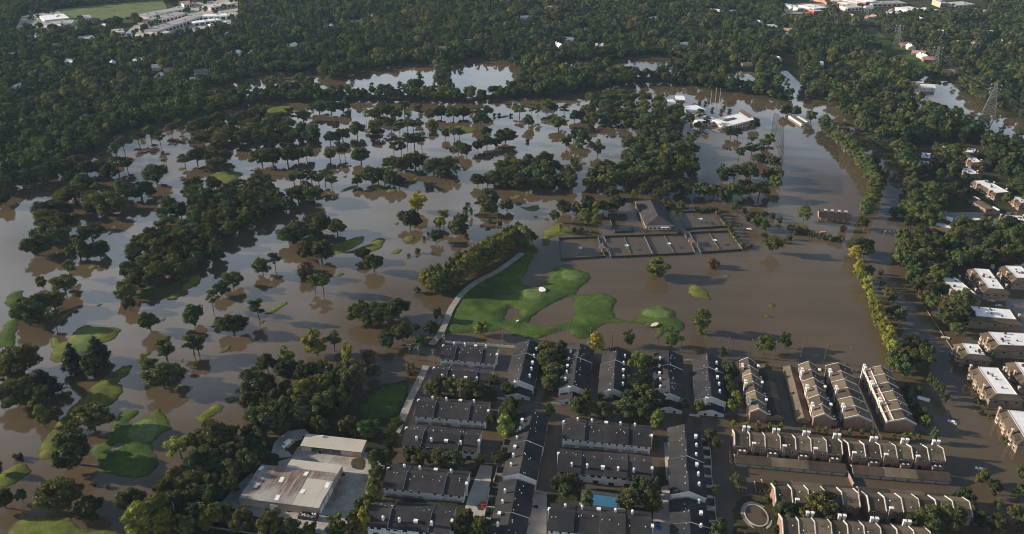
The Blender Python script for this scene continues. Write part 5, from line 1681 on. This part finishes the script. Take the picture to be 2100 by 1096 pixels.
NOM = dict(oak=(6.0, 10.8), shade=(5.0, 11.4), pine=(4.1, 18.0), shrub=(2.5, 4.0), spire=(3.1, 14.0), poplar=(4.0, 13.2))
VAR = {k: [make_kind(k, 100 * i + j) for j in range(4 if k in ('oak', 'shade', 'pine') else 3)] for i, k in enumerate(NOM)}
PALM = None
NAMES = dict(oak='oak_tree', shade='shade_tree', pine='pine_tree', shrub='shrub', spire='evergreen_tree', poplar='leafy_tree')
LOOK = dict(o=('oak', (.050, .062, .022), 'dark broad tree'), s=('shade', (.064, .084, .024), 'green round tree'), p=('pine', (.056, .072, .026), 'tall bare stemmed pine'),
            b=('shrub', (.062, .068, .024), 'low bush'), d=('spire', (.022, .032, .016), 'dark pointed evergreen'), y=('shade', (.180, .180, .028), 'yellow green tree'),
            l=('poplar', (.085, .100, .030), 'leafy upright tree'), h=('poplar', (.125, .135, .028), 'olive green tree'), z=('poplar', (.190, .185, .034), 'bright yellow tree'), n=('shrub', (.085, .062, .032), 'brownish bush'),
            m=('oak', (.068, .074, .027), 'olive broad tree'), g=('pine', (.105, .130, .036), 'pale tall pine'))
trng = random.Random(42)
TREES = []

def plant(x, y, w, k, cluster):
    """x, y: photograph pixel of the foot; w: crown width in photograph pixels; k: look."""
    TREES.append([x, y, w, k, cluster])

def pixels(txt, cluster):
    for item in txt.replace('\n', ' ').split(';'):
        a = item.split()
        if len(a) >= 4:
            plant(float(a[0]), float(a[1]), float(a[2]) * 1.14, a[3], cluster)

def grove(txt, spacing, w, kinds, cluster, seed):
    pg = poly(txt)
    g = np.random.default_rng(seed)
    pts = []
    lo, hi = pg.min(0), pg.max(0)
    cand = g.uniform(lo, hi, (4000, 2))
    for p in cand[inside(cand, pg)]:
        if all((p[0] - q[0]) ** 2 + (p[1] - q[1]) ** 2 > spacing ** 2 for q in pts):
            pts.append(p)
    for i, p in enumerate(pts):
        u, v_, d = project((p[0], p[1], 0))
        plant(float(u), float(v_), w * g.uniform(.78, 1.22) * F / d, kinds[i % len(kinds)], cluster)

pixels("12 421 34 o;6 398 40 o;30 385 36 o;60 378 38 o;88 372 36 o;112 366 36 o;140 352 34 o", "the dark group along the left shore")
pixels("""221 437 74 o;156 416 76 o;202 407 28 p;183 433 34 b;257 407 40 o;291 409 50 o;322 374 52 o;147 380 26 o;172 392 46 o;180 360 40 o;205 356 40 o;226 369 38 o;243 352 30 p;262 350 26 p;160 350 36 o;130 362 34 o""", "the oak chain at upper left")
pixels("112 446 70 o;135 474 50 o;126 488 32 s;92 496 44 o;78 524 50 o;120 510 56 o;190 494 50 o;165 531 48 o;205 524 38 o;104 470 46 o", "the thick oak clump in the left water")
pixels("145 571 28 g;135 604 48 m;90 592 20 m;112 632 46 m;62 668 54 o;50 650 42 o;115 670 28 p;84 640 40 o", "the leaning group at left middle")
pixels("""348 437 38 o;338 452 30 p;373 447 34 o;396 408 36 o;402 393 38 o;440 394 32 o;407 413 48 o;424 423 46 o;492 397 30 p;447 351 38 o;432 333 42 o;465 331 26 o;405 335 34 o;380 345 28 p""", "the scattered oaks right of the left channel")
grove("415,424 470,404 545,396 568,404 570,440 522,464 472,492 426,492 402,472", 10.5, 15.5, 'ooomoms', "the big dark grove left of centre", 3)
pixels("505 472 34 s;477 484 28 s;588 435 36 o;575 433 28 o", "the right fringe of the big dark grove")
grove("300,492 330,480 400,482 440,502 456,522 442,546 402,556 372,574 332,588 286,598 262,622 256,592 275,552 282,512", 10.5, 15, 'mopomo', "the long dark grove at left", 5)
pixels("268 637 28 m;258 604 26 m;310 679 42 s;342 738 40 p;308 768 34 g;308 779 24 g;398 729 38 p;345 744 30 p;338 797 70 o;373 941 46 g", "the loose line below the long dark grove")
pixels("45 757 76 m;35 787 46 m;48 830 70 m;92 812 46 d;85 842 46 s;92 877 28 h;115 862 26 o;152 762 34 d;205 742 34 d;193 772 52 o;140 816 18 b", "the group below the round left green")
pixels("193 884 72 m;150 951 76 o;38 941 18 n;2 972 20 o;130 1042 82 m;185 1064 56 o;140 1050 28 h;275 1054 54 m;192 996 11 n;220 1001 10 n;12 1042 40 o;47 1031 20 o", "the lower left oaks beside the ridge")
pixels("365 1002 46 m;345 1018 42 m;385 988 42 m;325 1072 56 h;295 1098 60 h;340 1094 44 h;360 1050 40 m", "the belt left of the shed wood")
pixels("525 387 24 p;538 390 26 p;550 390 22 p;604 380 26 p;617 382 28 p;640 380 28 p;655 382 24 p;667 378 26 p;681 386 19 p;733 382 20 o;612 412 40 o;645 417 42 o;630 407 38 o;763 376 38 o;790 374 38 o;776 379 34 o;800 382 36 o;819 386 24 o", "the pine row left of centre")
pixels("655 474 50 m;692 482 34 m;600 500 46 o;625 500 50 o;614 487 42 o;645 495 36 o;637 510 32 p;630 532 38 o;660 534 50 o;745 534 30 o;565 552 26 p;540 563 36 o;767 558 38 o;627 569 36 n", "the clump around the shadowed green")
pixels("647 600 25 g;664 601 27 g;455 606 32 o;478 590 40 o;438 638 25 g;400 667 44 o;532 656 27 p;480 682 52 m;409 728 34 p;650 729 46 z;686 721 30 p", "the loose trees in the open left water")
pixels("745 660 56 o;780 662 72 o;818 652 44 o;793 713 36 m;825 699 40 o;852 684 18 o;860 723 30 s;883 689 28 o;897 659 18 s;855 601 15 b;843 767 27 n", "the group around the great oak")
pixels("655 231 40 o;680 234 32 o;705 231 30 o;714 240 15 b;751 252 15 g;763 242 17 o;785 234 28 o;794 240 25 o;768 246 25 o;812 247 25 o;830 235 25 p;860 242 19 p;884 246 23 o;771 267 25 o;774 281 25 o;802 267 27 p;820 273 21 p;836 267 19 p;848 269 20 p;860 270 17 p;888 267 23 b;690 274 15 p;704 290 33 o;733 280 33 o;678 295 23 o;678 332 25 s;697 324 19 p;708 323 21 p;741 334 38 o;808 320 19 p;823 320 17 p;836 304 23 p;850 305 25 p;865 304 23 p;805 347 34 o;832 352 36 o;537 339 45 o;560 338 38 o;590 336 38 o;612 332 27 o;629 327 25 o", "the far scatter left of the middle")
grove("398,266 500,252 640,264 646,292 562,300 482,304 402,302", 14.5, 18, 'omm', "the long far island grove", 9)
pixels("500 257 32 o;535 248 34 o;573 259 42 o;598 252 23 p;622 250 31 o;425 264 36 o;450 260 22 p;310 288 24 p;285 296 24 p;255 310 26 p;240 325 26 p;330 300 22 p;352 276 22 p;372 270 20 p", "the far fringe along the left shore")
pixels("905 242 23 o;930 244 29 o;950 242 25 o;980 242 27 p;1000 238 21 o;985 259 33 o;997 280 21 o;1014 239 8 b;1024 238 7 b;1048 239 8 b;1065 239 29 p;1090 240 14 p;1103 242 14 p;1120 230 21 p;1135 230 19 o;1084 262 24 o;1157 237 19 p;1145 264 35 s;1178 249 21 o;1192 248 19 o;914 285 18 o;932 288 19 p;943 287 16 p;940 314 25 o;956 322 27 o;980 310 21 o;998 304 25 o;1018 302 23 o;1037 294 37 o;853 342 37 o;1082 292 8 n;1162 304 19 s;1176 292 23 s;1194 297 25 s;1188 317 27 p;1225 320 25 s;1212 280 17 p;1177 347 21 s", "the far scatter of the middle course")
pixels("890 357 43 o;915 352 46 o;910 368 33 o;860 347 21 o;936 364 14 p;980 382 27 o;1000 380 29 o;1040 433 29 o;1003 420 37 o;992 427 29 o;1003 442 31 o;959 421 9 n;954 431 10 b;967 444 9 s;1003 457 10 b;1025 448 12 n;1024 461 12 n;878 484 9 n;870 492 9 n;877 389 9 n;886 389 9 b", "the middle oaks above the open water")
pixels("857 433 29 z;841 466 44 o;902 471 23 y;910 463 26 g;940 480 45 o;948 467 25 s;895 498 27 o;838 526 8 b;856 519 12 b", "the isolated group in the centre water")
grove("1005,378 1020,354 1050,338 1110,338 1150,352 1174,367 1170,390 1100,394 1030,390", 11, 16, 'omoms', "the round dark grove at the centre", 12)
grove("1200,388 1225,364 1285,344 1290,304 1330,288 1400,298 1424,332 1421,362 1350,374 1280,387 1240,392", 12.5, 16.5, 'sosom', "the tall grove above the pavilion", 14)
grove("1195,244 1210,209 1260,198 1300,208 1345,218 1395,234 1402,258 1345,278 1310,273 1260,265 1215,258", 14, 17, 'sspm', "the far grove left of the clubhouse", 15)
pixels("1435 212 8 b;1446 214 8 b;1424 219 9 b;1461 227 8 b;1479 231 9 b;1485 223 8 b;1496 230 10 b;1498 284 23 s;1512 283 15 s;1547 266 21 o;1417 302 19 g;1612 237 23 o;1630 239 21 o;1662 252 27 s;1686 264 25 s;1430 266 16 o;1446 262 16 p;1434 250 18 p;1385 262 16 p;1400 268 16 p;1416 262 15 p", "the planting around the clubhouse")
pixels("1514 329 23 p;1540 322 25 p;1565 320 31 p;1575 302 27 s;1555 337 27 m;1480 372 35 s;1505 370 35 p;1530 362 30 o;1538 370 33 o;1575 372 29 m;1590 387 27 s;1555 409 35 p;1571 402 17 s;1440 404 35 o;1462 407 31 o;1480 414 31 m;1500 407 31 s;1520 410 31 p;1536 402 26 o;1588 345 24 o;1594 365 22 m", "the pines beside the range screen")
pixels("1325 402 31 o;1345 397 37 o;1352 410 31 o;1370 404 33 o;1395 394 27 o;1405 404 27 o;1253 410 29 m;1266 434 37 o;1237 437 25 o;1300 409 12 y;1160 440 29 o;1181 442 25 o;1207 437 39 o;1200 462 26 h;1223 468 21 h;1220 447 17 h;1137 457 18 s;1155 439 26 o;1150 477 11 y;1178 475 13 b;1190 475 12 b;1212 478 8 b;1073 509 30 l;1092 499 21 o", "the trees around the tennis pavilion")
pixels("1394 479 10 b;1361 419 13 b;1368 432 13 b;1396 427 18 b;1425 435 13 b;1440 434 13 b;1455 433 13 b;1468 434 12 b;1474 442 12 b;1479 449 12 b;1484 456 12 b;1490 463 12 b;1496 470 12 b;1500 478 11 b;1505 485 11 b;1510 492 11 b;1516 499 11 b;1522 506 11 b;1532 511 9 b", "the hedge bushes edging the tennis courts")
pixels("1510 436 24 s;1527 436 10 b;1566 444 15 b;1583 448 14 b;1598 456 12 n;1537 462 18 m;1550 470 20 s;1567 475 17 s;1568 487 14 b;1619 480 15 s;1617 492 13 b;1606 499 12 b;1583 520 33 s;1647 455 23 l;1638 478 14 b;1652 481 15 b;1665 485 16 b;1680 489 14 n;1694 492 13 b;1706 494 18 b;1722 496 17 b;1727 474 17 n;1763 472 26 o;1763 527 56 o;1750 534 22 z;1778 570 24 o;1521 462 6 n;1540 505 8 b", "the bushes right of the courts")
pixels("1688 266 22 l;1694 273 24 s;1700 279 24 l;1706 285 25 s;1713 291 25 l;1720 298 25 s;1727 304 26 l;1734 311 26 l;1741 317 26 s;1748 324 26 l;1754 331 26 l;1760 338 27 s;1766 345 27 l;1771 352 27 l;1776 359 28 s;1781 367 28 l;1785 375 28 l;1788 384 28 s;1790 393 29 l;1790 402 29 l;1789 411 29 s;1787 420 29 l;1783 429 29 l;1779 437 28 s;1774 446 27 l", "the curved row beside the range")
pixels("1830 444 22 b;1812 366 24 n;1795 337 18 n;1801 348 12 n;1804 563 12 b;1809 586 12 b;1820 625 29 m;1828 652 25 m;1842 662 27 m;1817 608 20 m", "the median trees in the flooded street")
pixels("1758 572 17 z;1764 580 20 z;1770 590 17 h;1775 600 17 z;1779 610 14 h;1782 620 14 z;1786 632 16 h;1789 642 16 z;1793 652 19 h;1797 664 19 z;1801 676 23 z;1808 686 19 z;1813 697 20 h;1817 708 22 z;1821 720 22 h;1826 731 23 z;1831 742 22 h", "the bright row along the range's right edge")
pixels("1865 727 42 o;1890 737 38 o;1885 757 50 o;1868 747 36 o;1830 764 36 s;1850 776 32 s;1845 755 26 s;1858 802 18 b;1864 822 18 b;1876 838 19 b;1890 853 20 b;1897 882 22 s;1880 860 18 b;1905 793 16 s;1915 803 14 s;1925 816 15 s;1938 831 12 s;1884 808 18 b;1905 866 16 b", "the trees right of the sloping brick rows")
pixels("1125 737 38 m;1118 757 36 m;1136 777 38 m;1126 802 36 m;1152 722 20 o;1130 752 34 m;1148 744 26 o", "the belt between two dark roofs")
pixels("1310 767 42 s;1308 800 42 m;1290 836 40 m;1320 832 46 m;1345 842 36 m;1325 760 28 o;1205 829 20 s;1232 831 15 s;1221 731 28 z;1287 707 25 s;1376 713 34 s;1433 679 35 l;1436 686 10 b;1347 568 43 l;1462 548 26 n;1565 727 35 s;1607 714 29 s;988 687 30 h;1480 736 14 s;1493 774 31 m;1500 817 25 m;1505 847 26 h;1402 845 18 s;1430 850 21 s;1494 795 22 m", "the garden trees at the sloping dark roofs")
pixels("1185 852 37 m;1210 855 33 m;1237 859 37 m;1285 857 46 m;1320 860 46 m;1124 857 21 s;1345 882 24 h;1455 907 27 m;1535 863 10 b;1555 893 20 b;1465 925 18 o", "the street trees on the flooded cross street")
pixels("900 810 42 m;925 814 42 m;950 817 42 m;975 820 37 m;1012 797 23 o;1040 810 25 o;1006 817 19 o;1008 875 21 o;1043 870 37 o;1046 847 31 o;1033 902 34 h;1025 955 31 m;840 952 25 s;860 957 31 s;900 957 41 m;930 960 45 m;985 957 21 o;883 812 30 m;1056 890 20 o;1010 1000 14 b;1012 1030 14 b;1006 1052 16 b", "the trees between the cross townhouse rows")
pixels("775 987 30 m;770 1012 27 s;762 1042 27 h;754 1068 24 h;745 1092 24 h;945 1094 42 m;985 1104 40 s;790 955 28 m;800 925 24 m;806 900 22 s;772 958 30 m;740 1052 24 s;732 1078 34 m;816 880 22 m;960 1075 26 m", "the hedge beside the shed yard")
pixels("530 810 68 m;550 764 38 o;590 773 48 m;635 783 44 o;708 775 36 m;738 763 26 n;770 778 32 m;735 795 34 m;667 808 36 s;700 808 34 s;625 831 46 h;672 848 40 s;705 843 32 s;515 845 44 m;560 838 32 m;580 853 26 s;535 888 58 m;568 875 30 s;530 915 42 m;438 925 72 m;500 938 46 m;530 942 46 o;655 888 36 m;715 893 34 m;738 895 24 m;760 901 44 s;590 756 30 h;712 746 22 z;757 741 30 n;600 838 32 o;605 862 30 o;645 840 30 o;690 862 26 m;585 885 28 o;480 905 34 m;470 950 40 m", "the wood above the maintenance sheds")
grove("540,842 600,808 640,776 722,778 716,836 650,862 606,886 548,908 508,900 506,868", 9.0, 13.5, "msom", "the wood above the maintenance sheds", 25)
grove("384,966 440,948 520,952 500,985 476,1010 440,1040 392,1046 376,1010", 8.2, 14, 'momo', "the dense wood left of the shed yard", 21)
pixels("400 1078 46 m;440 1079 52 m;500 1092 48 m;555 1096 50 m;600 1102 32 s;690 1102 40 s;722 1104 34 m;640 1106 26 s;468 1070 34 m;385 1098 40 s", "the tree line below the yard")
pixels("1150 1013 37 m;1170 1008 41 m;1156 1025 25 s;1290 1043 46 m;1320 1038 52 m;1335 1049 37 m;1305 1015 31 s;1205 1046 22 l;1275 1045 21 s;1343 1000 15 s;1466 1022 17 s;1508 1000 20 s;1475 1102 36 m;1607 1068 44 m;1670 1061 52 m;1705 1071 42 m;1690 1046 34 m;1640 1075 30 m;1585 1015 22 m;1572 1028 14 b;1590 1090 18 b", "the trees near the pool and the basin")
pixels("1900 1089 52 o;1935 1084 52 o;1870 1089 32 o;2010 1083 34 o;2040 1094 34 o;1960 1075 32 o;2010 995 26 m;2033 1013 30 m;2043 1048 16 m;1975 1033 31 m;2098 988 26 o;2090 1025 30 o;1985 1062 30 o;1955 1036 22 o;2075 1070 30 o;2095 1096 36 o", "the dark trees in the lower right corner")
grove("1850,504 1880,488 1930,494 1990,504 2100,504 2102,546 2050,552 1990,547 1960,572 1925,602 1900,588 1850,578 1838,542", 11, 15.5, 'ssom', "the dark wood between the apartment groups", 31)
grove("1858,384 1880,394 1925,404 1937,432 1917,458 1922,472 1866,478 1850,444", 10.5, 15, 'ssos', "the street wood by hidden roofs", 33)
grove("1960,474 2020,478 2085,476 2100,486 2100,502 1985,498 1955,490", 10.5, 15, 'sos', "the dark belt beyond hidden roofs", 35)
pixels("1960 397 28 o;1945 380 22 o;1935 350 22 o;1945 330 34 s;2012 352 22 n;2060 350 30 o;2080 370 30 o;2070 330 30 s;2050 310 30 o;2090 345 26 o;2035 318 26 h;1870 352 28 s;1860 336 28 s;1872 368 28 o;1900 362 20 o;1978 378 22 o;1925 372 18 s;2028 345 24 o;1955 412 26 o;1918 318 20 s;1922 336 20 o;1962 318 20 s;1968 336 18 o;2020 312 20 s;2040 335 24 s;2050 362 22 o;1950 362 22 s;1912 352 18 o;1895 356 18 s;1962 360 16 o;2074 392 22 s;2088 386 22 o;1992 398 16 b;2062 418 16 s;1936 312 18 o;1970 296 20 s", "the trees among the upper apartments")
pixels("1880 600 24 m;1895 625 26 m;1905 635 24 l;1925 608 24 m;1950 645 40 m;1965 660 46 m;1935 650 30 m;1945 672 30 m;1972 628 40 m;1880 590 22 o;1905 612 22 m;1960 688 26 m;1928 660 24 s;2005 735 14 s;2025 748 14 s;1980 760 14 b;2004 828 16 b;2012 850 12 b;2030 858 12 b;2090 905 18 b;2040 1000 12 b;2058 906 14 b;2085 868 12 b", "the trees before the white roofs")

# the arched bamboo-like belt beside the path
HED = curve_pts([(890, 604), (912, 604), (940, 588), (968, 568), (996, 550), (1024, 532), (1050, 514), (1078, 497)], 4)
for i, (x, y) in enumerate(HED):
    plant(x - 2, y - 3, 34 - .2 * i, 'k', "the dense arched belt beside the pale path")
    if i % 1 == 0 and i < len(HED) - 2:
        plant(x - 14, y - 12 + (i % 2) * 3, 32 - .2 * i, 'k', "the dense arched belt beside the pale path")
# clipped bushes in a row before the cross brick rows
for x, y in ((1503, 877), (1533, 879), (1554, 877), (1578, 881), (1599, 881), (1648, 887), (1675, 889), (1692, 890), (1718.6, 893), (1743, 895), (1766, 894), (1787, 897), (1832, 903), (1851, 902), (1865, 902), (1881, 905), (1911, 907)):
    plant(x, y, 11 if x < 1900 else 18, 'c' if x < 1900 else 's', "the clipped row before brick houses")
LOOK['k'] = ('poplar', (.088, .098, .024), 'olive green tree')
LOOK['c'] = ('poplar', (.12, .15, .03), 'clipped upright bush')

by = {}
print({c_: sum(1 for t_ in TREES if t_[4] == c_) for c_ in dict.fromkeys(t_[4] for t_ in TREES)})
for t_ in TREES:
    by.setdefault(t_[4], []).append(t_)
for cl, items in by.items():
    items.sort(key=lambda q: q[0])
    n = len(items)
    for i, (x, y, w, k, _c) in enumerate(items):
        kind, colr, look = LOOK[k]
        s, sd, cd = scale_at(x, y)
        g = G(x, y)
        wid = w / s * (1.04 if k != 'c' else 1)
        rad, hgt = NOM[kind]
        sx = wid / 2 / rad
        if k == 'c':
            sz = 4.6 / hgt
        elif kind == 'pine':
            sz = trng.uniform(.72, 1.0) * (18 if y < 330 else 17) / hgt
        elif kind == 'oak':
            sz = min(1.6, max(.78, sx * .55 + .58)) * trng.uniform(.88, 1.1)
        elif kind == 'shrub':
            sz = sx * trng.uniform(.85, 1.15)
        elif kind == 'poplar':
            sz = max(.7, min(1.2, sx * .4 + .62)) * trng.uniform(.8, 1.25) * (1.0 if k != 'h' else .95)
        else:
            sz = min(1.4, max(.6, sx * .6 + .48)) * trng.uniform(.9, 1.1)
        cm, tm = VAR[kind][trng.randrange(len(VAR[kind]))]
        where = 'leftmost' if i == 0 else 'rightmost' if i == n - 1 else nth(i, n) + ' from left'
        nm = {'c': 'clipped_bush', 'm': 'broadleaf_tree'}.get(k, NAMES[kind])
        cat = 'bush' if kind == 'shrub' or k == 'c' else 'tree'
        root = thing(nm, f"{look}, {where} in {cl}", cat, (g.x, g.y, .3 if kind != 'shrub' else .0), trng.uniform(0, 6.28), cl)
        q_ = trng.uniform(.84, 1.18)
        root.scale = (sx * q_, sx / q_, sz)
        root.rotation_euler[0] = trng.uniform(-.07, .07)
        root.rotation_euler[1] = trng.uniform(-.07, .07)
        v = trng.uniform(.66, 1.5)
        wv = trng.uniform(-.14, .22)
        c_ = obj('crown', cm, root)
        c_.color = (colr[0] * v * (1 + wv), colr[1] * v, colr[2] * v * (1 - wv), 1)
        if kind != 'shrub' or w > 14:
            obj('trunk', tm, root)
print('trees', len(TREES), {k: sum(1 for t_ in TREES if LOOK[t_[3]][0] == k) for k in NOM})

# palms beside the pavilion
def palm(label, x, y, h=8.0):
    r = thing('palm_tree', label, 'palm', G(x, y), trng.uniform(0, 6), 'palms')
    obj('trunk', trunk_mesh('palm_trunk', h, .22, h, [], int(x)), r)
    for i in range(12):
        a = i * math.pi / 6
        v = [(0, -.18, 0), (0, .18, 0), (1.3, .26, .55), (1.3, -.26, .55), (2.4, .16, .1), (2.4, -.16, .1), (2.9, 0, -.7)]
        if 'palm_frond' not in bpy.data.meshes:
            mesh_of('palm_frond', v, [(0, 1, 2, 3), (3, 2, 4, 5), (5, 4, 6)], ['leaf'])
        o = obj('frond', bpy.data.meshes['palm_frond'], r, (0, 0, h), a)
        o.color = (.085, .10, .03, 1)
for lab, x, y in (('left palm of three right of the pavilion', 1380, 452), ('middle palm of three right of the pavilion', 1388, 467), ('right palm of three right of the pavilion', 1395, 456)):
    palm(lab, x, y)

# ---- the woods that read as one mass
wcol = bpy.data.collections.new('woodland_sources')
for j in range(7):
    g = np.random.default_rng(900 + j)
    L = []
    if j < 5:
        for i in range(13):
            a, q = g.uniform(0, 6.28), math.sqrt(g.uniform(.02, 1))
            L.append((3.7 * q * math.cos(a), 3.7 * q * math.sin(a), 6.0 + 4.2 * math.sqrt(max(0, 1 - (q * .95) ** 2)) * g.uniform(.6, 1.1), g.uniform(1.4, 2.3), .85))
        L.append((0, 0, 5.5, 3.2, .9))
    else:
        for i in range(11):
            t = g.uniform(0, 1)
            a = i * 2.4
            L.append(((2.4 - 1.4 * t) * math.cos(a), (2.4 - 1.4 * t) * math.sin(a), 8.5 + 7 * t, g.uniform(1.1, 1.7), .8))
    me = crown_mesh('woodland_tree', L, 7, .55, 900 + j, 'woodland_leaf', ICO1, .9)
    o = bpy.data.objects.new('woodland_source', me)
    wcol.objects.link(o)

def scatter(name, label, region, spacing, size, seed, avoid=(), keep=None):
    g = np.random.default_rng(seed)
    lo, hi = region.min(0), region.max(0)
    lo, hi = np.maximum(lo, [-1700, 300]), np.minimum(hi, [1700, 2350])
    xs, ys = np.arange(lo[0], hi[0], spacing), np.arange(lo[1], hi[1], spacing)
    Xg, Yg = np.meshgrid(xs, ys)
    p = np.column_stack([Xg.ravel(), Yg.ravel()]) + g.uniform(-.48, .48, (Xg.size, 2)) * spacing
    p = p[inside(p, region)]
    u, v_, d = project(np.column_stack([p, np.zeros(len(p))]))
    p = p[(u > -260) & (u < 2360) & (v_ > -60) & (v_ < 700)]
    for a in avoid:
        p = p[~inside(p, a) | (g.random(len(p)) < (.10 if any(a is q for q in CLEARINGS[1:4]) else 0))]
    for (cx, cy, r_, an, hl_, hw_) in CLEAR_SPOTS:
        dx, dy = p[:, 0] - cx, p[:, 1] - cy
        lx, ly = dx * math.cos(an) + dy * math.sin(an), -dx * math.sin(an) + dy * math.cos(an)
        p = p[~((np.abs(lx) < hl_) & (ly > -hw_) & (ly < hw_ * .7))]
    me = bpy.data.meshes.new(name)
    me.from_pydata([(x, y, .4) for x, y in p], [], [])
    n = len(p)
    at = me.attributes.new('tree_scale', 'FLOAT_VECTOR', 'POINT')
    s = size * (g.uniform(.6, 1.25, n) + .45 * (g.random(n) < .12)) * (1 + .22 * wobble(p[:, 0], p[:, 1], .3, 3.0))
    at.data.foreach_set('vector', np.column_stack([s, s, s * g.uniform(.8, 1.15, n)]).ravel())
    ar = me.attributes.new('tree_turn', 'FLOAT_VECTOR', 'POINT')
    ar.data.foreach_set('vector', np.column_stack([np.zeros(n), np.zeros(n), g.uniform(0, 6.28, n)]).ravel())
    ai = me.attributes.new('tree_kind', 'INT', 'POINT')
    ai.data.foreach_set('value', np.where(g.random(n) < .8, g.integers(0, 5, n), g.integers(5, 7, n)).astype(np.int32))
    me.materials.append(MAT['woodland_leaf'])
    o = obj(name, me)
    tag(o, label, None, None, 'stuff')
    ng = bpy.data.node_groups.new(name, 'GeometryNodeTree')
    ng.interface.new_socket('Geometry', in_out='INPUT', socket_type='NodeSocketGeometry')
    ng.interface.new_socket('Geometry', in_out='OUTPUT', socket_type='NodeSocketGeometry')
    N, K = ng.nodes, ng.links
    gi, go = N.new('NodeGroupInput'), N.new('NodeGroupOutput')
    ci = N.new('GeometryNodeCollectionInfo')
    ci.inputs['Collection'].default_value = wcol
    ci.inputs['Separate Children'].default_value = True
    ci.inputs['Reset Children'].default_value = True
    ip = N.new('GeometryNodeInstanceOnPoints')
    ip.inputs['Pick Instance'].default_value = True
    def attr(nm, dt):
        k = N.new('GeometryNodeInputNamedAttribute')
        k.data_type = dt
        k.inputs['Name'].default_value = nm
        return k.outputs[0]
    m2p = N.new('GeometryNodeMeshToPoints')
    K.new(gi.outputs[0], m2p.inputs['Mesh'])
    K.new(m2p.outputs[0], ip.inputs['Points'])
    K.new(ci.outputs[0], ip.inputs['Instance'])
    K.new(attr('tree_kind', 'INT'), ip.inputs['Instance Index'])
    e2r = N.new('FunctionNodeEulerToRotation')
    K.new(attr('tree_turn', 'FLOAT_VECTOR'), e2r.inputs[0])
    K.new(e2r.outputs[0], ip.inputs['Rotation'])
    K.new(attr('tree_scale', 'FLOAT_VECTOR'), ip.inputs['Scale'])
    K.new(ip.outputs[0], go.inputs[0])
    md = o.modifiers.new('scatter', 'NODES')
    md.node_group = ng
    print(name, n)
    return o
scatter('far_woodland', 'endless dark woodland filling the far half of the view', FAR_LAND, 7.9, 1.0, 61, PONDS + CLEARINGS)
scatter('east_woodland', 'dense wood between the range and the apartments', EAST_WOOD, 8.2, 1.12, 62, PONDS + [poly("1872,300 1960,288 2010,292 2016,330 2085,392 2100,440 1900,440 1895,400 1880,350")])

# ---- haze between the camera and the far woods
hz = 9500.0
v = [(x, y, z) for z in (-3.5, CAM_H + 12) for y in (-900, 12500) for x in (-hz, hz)]
f = [(0, 2, 3, 1), (4, 5, 7, 6), (0, 1, 5, 4), (2, 6, 7, 3), (0, 4, 6, 2), (1, 3, 7, 5)]
t = NT('haze')
pv = t.add("ShaderNodeVolumePrincipled")
pv.inputs['Color'].default_value = (.55, .77, 1.0, 1)
pv.inputs['Density'].default_value = .00003
pv.inputs['Anisotropy'].default_value = 0
t.link(pv.outputs[0], t.out.inputs['Volume'])
hazeb = obj('haze', mesh_of('haze', v, f, ['haze']))
tag(hazeb, 'thin blue haze over the far woods', None, None, 'stuff')
